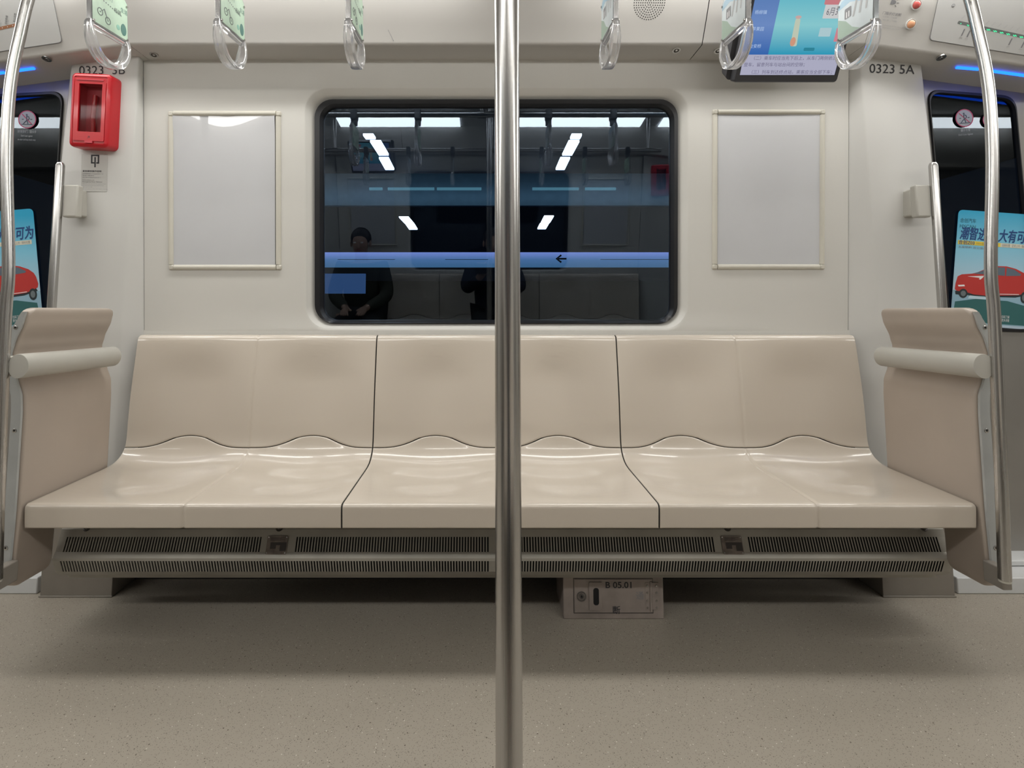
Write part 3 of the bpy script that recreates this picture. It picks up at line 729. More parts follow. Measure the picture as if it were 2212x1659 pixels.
# speaker holes: rows of small dark perforations in the cove face
gc = COVE.px(1403, 6)
b = B(); R = .0535; n = 0
for ring in range(0, 8):
    rad = R*ring/7; cnt = max(1, ring*6)
    for k in range(cnt):
        a = 2*PI*k/cnt; b.disc(COVE, gc[0]+rad*math.cos(a), gc[1]+rad*math.sin(a), .0019, .0006, 8)
meta(mk('speaker_grille', b, M_DARK, loc=tuple(COVE.p(*gc))), 'round patch of small speaker perforations in the cove above the window', 'speaker')
# scratch on the cove
b = B(); p = COVE.px(838, 64); q = COVE.px(850, 88); d = Vector((q[0]-p[0], q[1]-p[1])); nn = Vector((-d.y, d.x)).normalized()*.0006
b.poly(COVE, [(p[0]-nn.x, p[1]-nn.y), (q[0]-nn.x, q[1]-nn.y), (q[0]+nn.x, q[1]+nn.y), (p[0]+nn.x, p[1]+nn.y)], off=.0004); b.disc(COVE, q[0], q[1], .0015, .0005, 8)
meta(mk('scuff_mark', b, M_GREYINK, loc=tuple(COVE.p(*p))), 'short dark scratch on the pale cove above the window', 'scratch')
# black joint in the cove
b = B(); b.box((J0-.0015, 1.842, 1.957), (J0+.0015, 1.96, 1.97)); b.add([(J0-.0016, 1.8425, 1.957), (J0+.0016, 1.8425, 1.957), (J0+.0016, 1.737, 2.15), (J0-.0016, 1.737, 2.15)], [(0, 1, 2, 3)]); struct('trim_8', b, M_DARK)

# route maps over the doors
def cfr(side, u, v): return cove_frame(side, u, v)
def route_map(side, lab):
    if side < 0:
        f = cfr(-1, 62, 60); px = lambda u, v: pxf(f, u, v)
        corners = [(-150, 133), (134, 91), (110, -25), (-150, -18)]
    else:
        f = cfr(1, 2110, 60); px = lambda u, v: pxf(f, u, v); corners = [(2008, 86), (2330, 138), (2330, 10), (2032, -30)]
    def pxf(f, u, v):
        P = hit(u, v, f.o, f.n)-f.o; return (P.dot(f.u), P.dot(f.v))
    root = thing('route_map', lab, 'route map', tuple(f.o))
    q = [px(*c) for c in corners]
    out = rquad(q, .012, 5)
    b = B(); b.loft([[f.p(x, y, -.002) for x, y in out], [f.p(x, y, .0025) for x, y in out]]); mk('map_panel', b, M_PANEL, root)
    b = B(); g = [(x*1.0, y) for x, y in out]; cx = sum(p[0] for p in out)/len(out); cy = sum(p[1] for p in out)/len(out)
    ring = [(cx+(x-cx)*1.006, cy+(y-cy)*1.02) for x, y in out]
    b.loft([[f.p(x, y, .0012) for x, y in ring], [f.p(x, y, .0012) for x, y in out]], cap0=False, cap1=False); mk('map_rim', b, M_GREYINK, root)
    return root, f, px
rm, f, px = route_map(-1, 'grey route map panel with a brown line over the left door')
b = B(); p = px(-100, 84); q = px(57, 49); d = (Vector(q)-Vector(p)); n_ = Vector((-d.y, d.x)).normalized()*.0045
b.poly(f, rquad([(p[0]-n_.x, p[1]-n_.y), (q[0]-n_.x, q[1]-n_.y), (q[0]+n_.x, q[1]+n_.y), (p[0]+n_.x, p[1]+n_.y)], .004, 3), off=.003, material=M_BROWN)
for k in range(14):
    c = Vector(p).lerp(Vector(q), (k+.5)/14); b.disc(f, c.x, c.y, .0014, .0004, 8, M_WHITEP, off=.0031)
mk('map_line', b, None, rm, label='brown printed line with white dots')
b = B()
for u, v, t in ((6, 52, '花园桥'), (22, 47, '白石桥南'), (40, 43, '车公庄西')):
    c = px(u-6, v+6); ff = Frame(f.p(*c, 0), f.u*.55+f.v*.84, f.v*.55-f.u*.84); b.text(ff, t, 0, 0, .0058, off=.0032, material=M_INK)
    b.text(ff, 'Station West', 0, -.0045, .0024, off=.0032, material=M_GREYINK)
mk('map_text', b, None, rm)
rm, f, px = route_map(1, 'grey route map panel with green lights over the right door')
for k in range(11):
    b = B(); u = 2074+k*14.2; v = 51+k*3.15
    for j in range(4 if k else 1):
        c = px(u+j*1.9, v+(j % 2)*1.6); b.disc(f, c[0], c[1], .0013, .0010, 8, off=.0032)
    mk('green_light', b, emis('green_led', (0.05, 0.9, 0.35), 2.0), rm)
b = B(); p = px(2068, 48); q = px(2330, 106); d = (Vector(q)-Vector(p)); n_ = Vector((-d.y, d.x)).normalized()*.0052
b.poly(f, rquad([(p[0]-n_.x, p[1]-n_.y), (q[0]-n_.x, q[1]-n_.y), (q[0]+n_.x, q[1]+n_.y), (p[0]+n_.x, p[1]+n_.y)], .004, 3), off=.0026, material=mat('dark_grey_line', (.16, .17, .165), .5)); mk('map_line', b, None, rm)
b = B()
for k in range(15):
    u = 2076+k*13; v = 42+k*2.9; c = px(u, v); ff = Frame(f.p(*c, 0), f.u*.5+f.v*.86, f.v*.5-f.u*.86); b.text(ff, random.choice(['东大桥', '呼家楼', '金台路', '十里堡', '青年路', '褡裢坡', '黄渠站', '常营站', '草房站']), 0, 0, .0036, off=.0032, material=M_PALEINK)
mk('station_names', b, None, rm); b = B()
for u, v, t in ((2090, 22, '运行线路图'),): c = px(u+6, v); b.text(f, t, c[0], c[1], .005, off=.0032, material=M_PALEINK)
mk('map_title', b, None, rm); b = B()
for u, v in ((2078, 72), (2090, 75), (2180, 92), (2207, 98)):
    c = px(u, v); b.box((c[0]-.002, c[1]-.008, .0030), (c[0]+.002, c[1]+.014, .0033), M_GREYINK, f); b.box((c[0]-.006, c[1]-.014, .0030), (c[0]+.006, c[1]-.0125, .0033), M_PALEINK, f)
mk('transfer_marks', b, None, rm); b = B()
c = px(2058, 12); b.disc(f, c[0], c[1], .0055, .0004, 20, M_GREYINK, off=.0030); b.disc(f, c[0], c[1], .0036, .0005, 16, M_PANEL, off=.0032); b.box((c[0]-.0008, c[1]-.004, .0036), (c[0]+.0008, c[1]+.003, .0039), M_GREYINK, f)
mk('metro_emblem', b, None, rm)

# door indicator lights and their notice, on the cove right of the screen
for (u, v, col, lab) in ((1979, 10, (.55, .10, .09), 'red round indicator lamp on the cove right of the screen'), (1967, 52, (.72, .36, .20), 'orange round indicator lamp on the cove below the red one')):
    f = cfr(1, u, v); root = thing('indicator_lamp', lab, 'lamp', tuple(f.o))
    b = B(); b.disc(f, 0, 0, .0175, .004, 28, rin=.8); mk('lamp_ring', b, M_PIL, root)
    b = B(); lp = [[f.p(.0145*math.cos(t)*math.cos(2*PI*k/24), .0145*math.cos(t)*math.sin(2*PI*k/24), .009*math.sin(t)) for k in range(24)] for t in (0, .35, .7, 1.05, 1.35, 1.5)]; b.loft(lp); mk('lamp_cap', b, mat('lamp_cap_'+('red' if v < 30 else 'orange'), col, .25, coat=.3, noise=.05), root)
f = cfr(1, 1900, 60); root = thing('notice_print', 'grey printed door lamp notice on the cove left of the two round lamps', 'notice', tuple(f.o))
pxn = lambda u, v: (lambda P: (P.dot(f.u), P.dot(f.v)))(hit(u, v, f.o, f.n)-f.o)
b = B(); c = pxn(1930, 5); b.disc(f, c[0], c[1], .009, .0004, 20, r2=.007); b.box((c[0]-.009, c[1]-.007, .0003), (c[0], c[1]+.007, .0007), None, f)
for a in (-.7, 0, .7): b.tube([f.p(c[0]+.012*math.cos(a), c[1]+.012*math.sin(a), .0005), f.p(c[0]+.019*math.cos(a), c[1]+.019*math.sin(a), .0005)], .0009, 6)
mk('lamp_symbol', b, M_GREYINK, root)
b = B()
for v, t, h_, wd, mm in ((30, '门指示灯说明', .0075, .064, M_GREYINK), (37, '红灯亮：门故障', .0042, .05, M_PALEINK), (44, '橙灯亮：门切除', .0042, .05, M_PALEINK), (55, 'Instruction of the door light', .0032, .08, M_PALEINK), (60, 'Red light on: fault', .003, .06, M_PALEINK)):
    c = pxn(1906, v); b.text(f, t, c[0], c[1], h_, off=.0006, material=mm, width=wd)
mk('notice_text', b, None, root)

# blue light strips under the cove over the doors
M_BLUE = emis('blue_led_strip', (0.01, 0.10, 1.0), 4.5)
def led(side, a, c, lab):
    P = []
    for u, v in (a, c):
        z = 1.953
        for _ in range(6):
            H = hit(u, v, Vector((0, 0, z)), Vector((0, 0, 1))); z = 1.951+droop(H.x)
        P.append(H)
    root = thing('blue_light_strip', lab, 'light', tuple(P[0]), group='blue light strips over the doors')
    b = B(); b.tube([P[0]-Vector((0,0,.001)), P[1]-Vector((0,0,.001))], .0055, 10); mk('tube_light', b, M_BLUE, root)
led(-1, (-160, 176), (10, 156), 'blue light strip over the left door at the edge of the photo')
led(-1, (37, 152), (74, 147), 'short blue light strip over the left door nearest the pillar')
led(1, (2066, 145), (2113, 149), 'short blue light strip over the right door nearest the pillar')
led(1, (2136, 152), (2330, 178), 'long blue light strip over the right door at the edge of the photo')

# ================================================================== SCREEN
MV = Vector((0, -.5, .866)).normalized()
sb = atY(1700, 162, 1.745)
MF = Frame((sb.x, sb.y, sb.z), XA, MV)
def mx(u, v):
    P = hit(u, v, MF.o, MF.n)-MF.o; return (P.dot(MF.u), P.dot(MF.v))
x0 = mx(1598, 161)[0]; x1 = mx(1802, 163)[0]; top_ = .245; kb = mx(1700, 178)[1]
root = thing('passenger_screen', 'black framed passenger information screen hanging from the cove at the right', 'screen', tuple(MF.p((x0+x1)/2, 0, -.05)))
b = B(); bez = .014
ol = rr(x0-bez-.004, kb, x1+bez, top_+bez, .010, 5)
b.loft([[MF.p(x, y, -.028) for x, y in ol], [MF.p(x, y, -.002) for x, y in ol], [MF.p(x, y, .0035) for x, y in rr(x0-bez-.001, kb+.003, x1+bez-.003, top_+bez-.003, .009, 5)]], cap1=False)
b.loft([[MF.p(x, y, .0035) for x, y in rr(x0-bez-.001, kb+.003, x1+bez-.003, top_+bez-.003, .009, 5)], [MF.p(x, y, .0035) for x, y in rr(x0-.001, -.001, x1+.001, top_+.001, .0005, 5)], [MF.p(x, y, 0) for x, y in rr(x0-.001, -.001, x1+.001, top_+.001, .0005, 5)]], cap0=False, cap1=False)
il = rr(x0+.0, kb+.02, x1-.0, top_-.01, .012, 5)
b.loft([[MF.p(x, y, -.027) for x, y in rr(x0-bez-.020, kb+.006, x1+bez-.004, top_+bez, .012, 5)], [MF.p(x, y, -.075) for x, y in rr(x0-bez-.018, kb+.014, x1-.004, top_, .02, 5)], [MF.p(x, y, -.10) for x, y in rr(x0, kb+.05, x1-.02, top_-.02, .02, 5)]])
M_MON = mat('dark_grey_plastic', (.045, .045, .05), .5, noise=.1)
hous = mk('housing', b, M_MON, root)
E = lambda n, c, s=1.0: emis('screen_'+n, c, s)
def grad(name, c0, c1, c2, z0, z1):
    """screen picture: colour varies down the picture, as displayed"""
    m = bpy.data.materials.new(name); m.use_nodes = True; N, L = nt(m); N.remove(N['Principled BSDF'])
    e = N.new('ShaderNodeEmission'); tc = N.new('ShaderNodeTexCoord'); sx = N.new('ShaderNodeSeparateXYZ'); L.new(tc.outputs['Object'], sx.inputs[0])
    mr = N.new('ShaderNodeMapRange'); mr.inputs['From Min'].default_value = z0; mr.inputs['From Max'].default_value = z1; L.new(sx.outputs[2], mr.inputs['Value'])
    cr = N.new('ShaderNodeValToRGB'); cr.color_ramp.elements[0].color = (*c0, 1); cr.color_ramp.elements[1].color = (*c2, 1); q = cr.color_ramp.elements.new(.5); q.color = (*c1, 1)
    L.new(mr.outputs[0], cr.inputs[0]); L.new(cr.outputs[0], e.inputs[0]); L.new(e.outputs[0], N['Material Output'].inputs[0]); return m
zb = MF.p(0, mx(1700, 118)[1], 0).z - WL[root].z
zt = MF.p(0, top_, 0).z - WL[root].z
scr = B(); ylo = mx(1700, 118)[1]; xd = mx(1659, 118)[0]; xdt = xd + .0
scr.poly(MF, [(x0, 0), (x1, 0), (x1, ylo), (x0, ylo)], off=.0004, material=E('white', (.40, .40, .52)))
scr.poly(MF, [(x0, ylo), (xd, ylo), (xd, top_), (x0, top_)], off=.0004, material=grad('screen_blue', (.035, .125, .40), (.15, .25, .52), (.10, .20, .45), zb, zt))
scr.poly(MF, [(xd, ylo), (x1, ylo), (x1, top_), (xd, top_)], off=.0004, material=grad('screen_teal', (.025, .30, .46), (.24, .56, .60), (.12, .45, .55), zb, zt))
c = mx(1714, 100); d_ = mx(1724, 40)
scr.poly(MF, rquad([(c[0]-.012, c[1]), (c[0]+.010, c[1]), (d_[0]+.008, d_[1]), (d_[0]-.008, d_[1])], .006, 3), off=.0006, material=E('bottle', (.50, .55, .44)))
scr.disc(MF, c[0]-.006, c[1]+.014, .009, .0003, 20, E('peach', (.60, .30, .20)), off=.0007, r2=.014); scr.disc(MF, d_[0], d_[1]+.004, .010, .0003, 16, E('pink', (.55, .38, .36)), off=.0006, r2=.005)
for (u0, v0, u1, v1, col, nm) in ((1776, 40, 1802+40, 10, (.58, .58, .58), 'date'), (1780, 10, 1802+40, -5, (.55, .20, .22), 'red'), (1767, 79, 1797, 60, (.40, .56, .60), 'tag'), (1800, 90, 1850, 60, (.60, .22, .26), 'rose')):
    p, q = mx(u0, v0), mx(u1, v1); scr.poly(MF, rr(p[0], p[1], min(q[0], x1-.001), q[1], .002, 3), off=.0006, material=E(nm, col))
c = mx(1784, 32); scr.text(MF, '6月3', c[0], c[1], .019, off=.0009, material=E('ink', (.12, .12, .14)), width=.036)
p, q = mx(1735, 110), mx(1760, 103); scr.poly(MF, rr(p[0], p[1], q[0], q[1], .003, 3), off=.0006, material=E('shade', (.03, .22, .30)))
for u, v, t in ((1630, 30, '杨柳镇'), (1624, 66, '苹果园'), (1618, 103, '金安桥')):
    c = mx(u, v); scr.text(MF, t, c[0], c[1], .0095, off=.0009, material=E('pale', (.45, .58, .80)))
for v, du, t, wd in ((129, 1628, '（二）乘车时应当先下后上，从车门两侧依次', None), (143, 1606, '登车，留意列车与站台间的空隙；', None), (159, 1623, '（三）列车到达终点站，乘客应当全部下车；', None)):
    p = mx(du, v); q = mx({129: 1806, 143: 1737, 159: 1796}[v], v); scr.text(MF, t, p[0], p[1], .0098, off=.0009, material=E('slate', (.13, .12, .20)), width=min(q[0], x1-.002)-p[0])
mk('display', scr, None, root, label='lit display with blue, teal and white areas and Chinese text')

# ================================================================== CEILING LIGHTS, RAILS, STRAPS
def lamp(x0, x1, lab):
    root = thing('ceiling_light', lab, 'ceiling light', ((x0+x1)/2, 1.63, 2.17), 'ceiling lights in two rows')
    q = [(1.728, 2.154), (1.56, 2.206)]
    b = B(); b.add([(x0, q[0][0], q[0][1]), (x1, q[0][0], q[0][1]), (x1, q[1][0], q[1][1]), (x0, q[1][0], q[1][1])], [(0, 3, 2, 1)]); b.add([(x0, q[0][0], q[0][1]+.004), (x1, q[0][0], q[0][1]+.004), (x1, q[1][0], q[1][1]+.004), (x0, q[1][0], q[1][1]+.004)], [(0, 1, 2, 3)])
    mk('diffuser', b, M_LAMP, root, smooth=0)
    b = B(); b.box((x0-.02, 1.735, 2.15), (x1+.02, 1.745, 2.22)); b.box((x0-.02, 1.54, 2.208), (x1+.02, 1.56, 2.22)); mk('housing', b, M_PIL, root)
    return root
LN = []
for x0, x1, lab in ((-1.25, -.087, 'long white ceiling light over the left half of the bench'), (.245, 1.24, 'long white ceiling light over the right half of the bench'), (-2.62, -1.40, 'long white ceiling light over the left door'), (1.40, 2.62, 'long white ceiling light over the right door'), (-4.4, -2.78, 'long white ceiling light beyond the left door'), (2.78, 4.4, 'long white ceiling light beyond the right door')):
    LN.append(lamp(x0, x1, lab))
b = B(); b.add([(-XE, 1.737, 2.162), (XE, 1.737, 2.162), (XE, 1.54, 2.222), (-XE, 1.54, 2.222)], [(0, 3, 2, 1)]); lampbed = struct('trim_9', b, M_CEIL)

rail = thing('ceiling_rail', 'long horizontal steel rail that carries the hanging straps', 'rail', (0, 1.335, 1.905))
b = B(); b.tube([(-1.30, 1.335, 1.905), (1.28, 1.335, 1.905)], .016, 24); mk('tube', b, M_STEEL, rail)
for x in (-1.2, -.06, 1.18):
    b = B(); b.tube([(x, 1.335, 1.905), (x, 1.335, 2.218)], .011, 16); b.tube([(x-.022, 1.335, 1.905), (x+.022, 1.335, 1.905)], .021, 20); mk('hanger', b, M_STEEL, rail)
M_CARDG = mat('green_card', (.50, .66, .52), .35, noise=.2, nscale=14); M_CARDW = mat('pale_blue_white_card', (.62, .68, .70), .35, noise=.15, nscale=12)
M_STRAPG = mat('dark_strap_plastic', (.10, .105, .11), .45, noise=.1)
M_GRN = mat('card_dark_green', (.07, .20, .17), .5); M_CIK = mat('card_ink', (.12, .15, .14), .5)
def strap(x, kind, lab):
    root = thing('hanging_strap', lab, 'strap', (x, 1.335, 1.905))
    ya, yb, zb_, zt_ = 1.264, 1.402, 1.729, 1.846
    b = B(); b.box((x-.017, 1.308, 1.872), (x+.017, 1.362, 1.930)); mk('rail_clamp', b, M_STRAPG, root, bevel=.008)
    b = B(); b.box((x-.014, 1.318, 1.846), (x+.014, 1.352, 1.880)); mk('belt', b, M_STRAPG, root, bevel=.003)
    # card holder: clear plate with a printed card inside
    b = B(); o = [(ya, zb_), (yb, zb_), (yb, zt_-.012), (yb-.012, zt_), (ya+.012, zt_), (ya, zt_-.012)]
    b.loft([[Vector((x-.0065, y, z)) for y, z in o], [Vector((x+.0065, y, z)) for y, z in o]]); ch_ = mk('card_holder', b, M_ACR, root, bevel=.0015, label='clear plastic card holder')
    sd = -1 if x > -.046 else 1                              # side seen by a passenger on the opposite bench
    cm = M_CARDG if kind == 'g' else M_CARDW
    b = B()
    for s2 in (-1, 1):
        cf = Frame((x+s2*.0072, (ya if s2 > 0 else yb), zb_), (0, s2, 0), (0, 0, 1)); W_, H_ = yb-ya, zt_-zb_
        b.poly(cf, [(.003, .004), (W_-.003, .004), (W_-.003, H_-.014), (W_-.014, H_-.003), (.014, H_-.003), (.003, H_-.014)], off=.0, material=cm)
        if kind == 'g':
            for cx_, cy_ in ((.030, .038), (.058, .026)): b.disc(cf, cx_, cy_, .010, .0003, 20, M_CIK, off=.0002, rin=.78); b.disc(cf, cx_, cy_, .002, .0003, 8, M_CIK, off=.0002)
            b.poly(cf, [(.03, .038), (.045, .052), (.047, .051), (.058, .028), (.057, .026), (.044, .048)], off=.0004, material=M_CIK)
            b.disc(cf, .118, .028, .011, .0003, 18, M_GRN, off=.0002, r2=.016); b.disc(cf, .097, .026, .007, .0003, 14, mat('card_mint', (.25, .50, .40), .5), off=.0002)
            for k_, (tx, ty, t_) in enumerate(((.020, .085, '绿'), (.034, .083, '色'), (.052, .083, '出行'), (.082, .062, '低碳'), (.108, .074, '生活'))): b.text(cf, t_, tx, ty, .010, off=.0004, material=M_CIK if k_ % 2 else M_GRN)
            for k_ in range(9): b.poly(cf, [(.042+k_*.008, .070-k_*.0012), (.046+k_*.008, .070-k_*.0012), (.046+k_*.008, .073-k_*.0012), (.042+k_*.008, .073-k_*.0012)], off=.0004, material=M_CIK)
        else:
            b.poly(cf, [(.004, .005), (.090, .005), (.060, .020), (.035, .045), (.004, .060)], off=.0002, material=mat('card_sage', (.34, .44, .36), .5))
            b.poly(cf, [(.004, .085), (.05, .09), (.09, .075), (.125, .09), (.13, .098), (.125, .105), (.018, .106), (.004, .095)], off=.0002, material=mat('card_sky', (.38, .55, .66), .5))
            for k_ in range(3): b.poly(cf, [(.060+k_*.024, .045), (.066+k_*.024, .045), (.080+k_*.020, .085), (.072+k_*.020, .085)], off=.0004, material=M_PALEINK)
            b.poly(cf, rr(.030, .050, .056, .078, .003, 3), off=.0004, material=M_GREYINK); b.poly(cf, rr(.036, .052, .040, .068, .001, 2), off=.0006, material=M_WHITEP); b.poly(cf, rr(.045, .052, .049, .068, .001, 2), off=.0006, material=M_WHITEP)
    mk('printed_card', b, None, ch_, label=('green printed card with a bicycle drawing' if kind == 'g' else 'pale blue and white printed card'))
    for y, z in ((ya+.006, zb_+.006), (yb-.006, zb_+.006), (yb-.005, zt_-.020), (ya+.005, zt_-.02)):
        b = B(); b.tube([(x-.0095, y, z), (x+.0095, y, z)], .0032, 10); mk('rivet', b, M_CHROME, ch_)
    # bar under the card
    b = B(); b.tube([(x, ya+.006, zb_-.006), (x, yb-.006, zb_-.006)], .006, 16); mk('cross_bar', b, M_ACR, root, smooth=60)
    # grip: a flat ribbon bent in a D
    yc, ry_, rz_ = (ya+yb)/2, (yb-ya)/2+.001, .081
    path = [Vector((x, ya+.004, zb_+.004))]
    for k in range(29):
        a = PI+PI*k/28; cz = zb_-.004
        path.append(Vector((x, yc+ry_*math.copysign(abs(math.cos(a))**.85, math.cos(a)), cz+rz_*math.sin(a) if True else 0)))
    path.append(Vector((x, yb-.004, zb_+.004)))
    b = B(); n = len(path); loops = []
    for i, p in enumerate(path):
        t = (path[min(i+1, n-1)]-path[max(i-1, 0)]).normalized(); nn = Vector((0, t.z, -t.y)); u = i/(n-1); w2 = .0065+.0075*min(1, 6*min(u, 1-u))**.8; t2 = .0068
        sec = [(-w2*.98, -t2*.5), (-w2*.86, -t2*.95), (-w2*.55, -t2*.95), (-w2*.35, -t2*.15), (w2*.35, -t2*.15), (w2*.55, -t2*.95), (w2*.86, -t2*.95), (w2*.98, -t2*.5), (w2*.98, t2*.5), (w2*.86, t2*.95), (w2*.4, t2), (-w2*.4, t2), (-w2*.86, t2*.95), (-w2*.98, t2*.5)]; loops.append([p+XA*a+nn*c for a, c in sec])
    b.loft(loops); mk('grip', b, M_ACR, root, smooth=60, label='clear plastic D-shaped grip')
    root['group'] = 'hanging straps along the rails'
    root.rotation_euler = (math.radians(6), 0, 0)     # the straps swing a little toward the wall
    return root
straps = []
for x, kd, lab in ((-1.045, 'g', 'clear hanging strap with green bicycle card, leftmost, in front of the red box'), (-.72, 'g', 'clear hanging strap with green card, second from the left, above the left poster frame'),
                   (-.39, 'g', 'clear hanging strap seen almost edge on, just left of the centre pole'), (.287, 'w', 'clear hanging strap seen almost edge on, just right of the centre pole below the speaker'),
                   (.622, 'w', 'clear hanging strap with pale card at the left edge of the information screen'), (.945, 'w', 'clear hanging strap with blue and white card, rightmost, right of the screen')):
    straps.append(strap(x, kd, lab))

# ================================================================== DOOR ADVERTS AND STICKERS
def advert(bl, br, tl, lab):
    f, W_, H_ = quadframe(DOOR, bl, br, tl, .002)
    root = thing('door_advert', lab, 'advert', tuple(f.o))
    zlo, zhi = f.p(0, 0).z-WL[root].z, f.p(0, H_).z-WL[root].z
    def print_grad(name, c0, c1, c2):
        m = bpy.data.materials.new(name); m.use_nodes = True; N, L = nt(m); e = N['Principled BSDF']; e.inputs['Roughness'].default_value = .3
        tc = N.new('ShaderNodeTexCoord'); sx = N.new('ShaderNodeSeparateXYZ'); L.new(tc.outputs['Object'], sx.inputs[0])
        mr = N.new('ShaderNodeMapRange'); mr.inputs['From Min'].default_value = zlo+H_*.30; mr.inputs['From Max'].default_value = zhi; L.new(sx.outputs[2], mr.inputs['Value'])
        cr = N.new('ShaderNodeValToRGB'); cr.color_ramp.elements[0].color = (*c0, 1); cr.color_ramp.elements[1].color = (*c2, 1); q = cr.color_ramp.elements.new(.55); q.color = (*c1, 1)
        L.new(mr.outputs[0], cr.inputs[0]); L.new(cr.outputs[0], e.inputs['Base Color']); return m
    pg = print_grad('advert_sky_print', (.50, .62, .72), (.22, .55, .72), (.03, .36, .58))
    b = B(); b.poly(f, rquad([(0, 0), (W_, 0), (W_, H_), (0, H_)], .02, 5), off=0, h=.0006, material=pg); mk('sheet', b, None, root)
    q = lambda a, c: (a*W_, c*H_)
    # the artwork, in fractions of the sheet, all flat print
    art = B(); o = .0008
    CR, CD, CG, CWin = mat('advert_car_red', (.50, .045, .04), .35), mat('advert_dark', (.02, .03, .035), .5), mat('advert_green_reflection', (.03, .13, .13), .5), mat('advert_car_glass', (.12, .16, .20), .3)
    art.poly(f, [q(.0, .02), q(1, .02), q(1, .30), q(0, .30)], off=o-.0001, material=mat('advert_water', (.28, .45, .56), .4))
    art.poly(f, [q(.02, .03), q(.98, .03), q(.95, .20), q(.70, .235), q(.30, .235), q(.04, .20)], off=o, material=CG)
    art.poly(f, [q(.20, .235), q(.55, .235), q(.52, .262), q(.22, .262)], off=o+.0001, material=mat('advert_water_light', (.50, .66, .74), .4))
    art.poly(f, [q(.03, .29), q(.04, .262), q(.20, .262), q(.24, .255), q(.50, .255), q(.55, .262), q(.80, .27), q(.97, .30), q(.93, .36), q(.3, .34)], off=o+.0001, material=CD)
    body = [(.03, .36), (.025, .31), (.045, .295), (.19, .285), (.27, .272), (.47, .268), (.50, .272), (.83, .292), (.93, .315), (.975, .33), (.985, .36), (.965, .42), (.94, .455), (.88, .49), (.78, .520), (.66, .536), (.52, .532), (.42, .51), (.30, .468), (.23, .452), (.10, .44), (.05, .42)]
    art.poly(f, [q(*p) for p in body], off=o+.0002, material=CR)
    art.poly(f, [q(*p) for p in [(.24, .452), (.34, .478), (.44, .507), (.52, .520), (.515, .47), (.50, .455)]], off=o+.0004, material=CWin)
    art.poly(f, [q(*p) for p in [(.53, .455), (.54, .522), (.64, .526), (.645, .452)]], off=o+.0004, material=CWin)
    art.poly(f, [q(*p) for p in [(.66, .452), (.66, .525), (.76, .512), (.85, .475), (.84, .462)]], off=o+.0004, material=CWin)
    art.poly(f, [q(*p) for p in [(.17, .425), (.38, .440), (.37, .425), (.34, .405), (.32, .408), (.33, .420)]], off=o+.0004, material=M_WHITEP)
    art.poly(f, [q(*p) for p in [(.06, .345), (.14, .352), (.15, .338), (.07, .332)]], off=o+.0004, material=M_WHITEP)
    art.poly(f, [q(*p) for p in [(.56, .292), (.84, .302), (.84, .297), (.56, .287)]], off=o+.0004, material=M_WHITEP)
    for cx_, cy_, rx, ry2 in ((.135, .275, .055, .040), (.505, .272, .06, .048), (.91, .275, .048, .050)):
        art.disc(f, cx_*W_, cy_*H_, rx*W_, .0001, 24, CD, off=o+.0005, r2=ry2*H_); art.disc(f, cx_*W_, cy_*H_, rx*W_*.6, .0001, 20, mat('advert_rim', (.16, .19, .20), .3), off=o+.0007, r2=ry2*H_*.6)
    art.poly(f, [q(.46, .462), q(.50, .475), q(.52, .462), q(.49, .452)], off=o+.0006, material=CR)
    mk('car_picture', art, None, root, label='printed picture of a red hatchback car on wet ground')
    NAVY = mat('advert_navy', (.012, .06, .20), .5); YEL = mat('advert_yellow', (.72, .56, .07), .5); CRM = mat('advert_cream', (.66, .64, .52), .5)
    t = B(); t.text(f, '潮智进阶', .04*W_, .755*H_, .085*H_, off=o+.0004, material=NAVY, width=.445*W_, bold=.025, shear=.12)
    t.text(f, '大有可为', .53*W_, .755*H_, .085*H_, off=o+.0004, material=NAVY, width=.44*W_, bold=.025, shear=.12)
    mk('slogan', t, None, root, label='navy Chinese slogan'); t = B(); t.text(f, '合创汽车', .03*W_, .895*H_, .030*H_, off=o+.0004, material=mat('advert_teal', (.03, .17, .24), .5), width=.20*W_, bold=.01)
    t.text(f, 'HYCAN', .03*W_, .845*H_, .030*H_, off=o+.0004, material=mat('advert_teal', (.03, .17, .24), .5), width=.20*W_, bold=.01)
    mk('maker_name', t, None, root); t = B()
    t.poly(f, [q(.02, .70), q(.56, .70), q(.56, .735), q(.02, .735)], off=o+.0003, material=YEL); t.poly(f, [q(.56, .70), q(.95, .70), q(.95, .735), q(.56, .735)], off=o+.0003, material=CRM)
    t.text(f, '合创Z03', .03*W_, .705*H_, .028*H_, off=o+.0006, material=NAVY, width=.20*W_, bold=.02); t.text(f, '700+超级智能座舱', .25*W_, .708*H_, .018*H_, off=o+.0006, material=mat('advert_ochre', (.35, .25, .05), .5), width=.28*W_)
    t.text(f, '全新车型 · 正式上市 · 限时优惠', .58*W_, .708*H_, .018*H_, off=o+.0006, material=M_GREYINK, width=.35*W_)
    t.text(f, '五座轿跑 百公里加速', .03*W_, .67*H_, .016*H_, off=o+.0006, material=M_GREYINK, width=.40*W_)
    mk('model_strip', t, None, root, label='yellow and cream strip with small print'); t = B()
    t.text(f, '扫码了解', .64*W_, .085*H_, .02*H_, off=o+.0008, material=M_WHITEP, width=.10*W_); t.text(f, '更多详情', .64*W_, .055*H_, .02*H_, off=o+.0008, material=M_WHITEP, width=.10*W_)
    mk('small_print', t, None, root, label='small white print')
    return root
advert((2052, 700), (2222, 712), (2032, 453), 'blue car advert with a red hatchback on the right door window')
advert((-83, 719), (94, 704), (-64, 465), 'blue car advert with a red hatchback on the left door window')
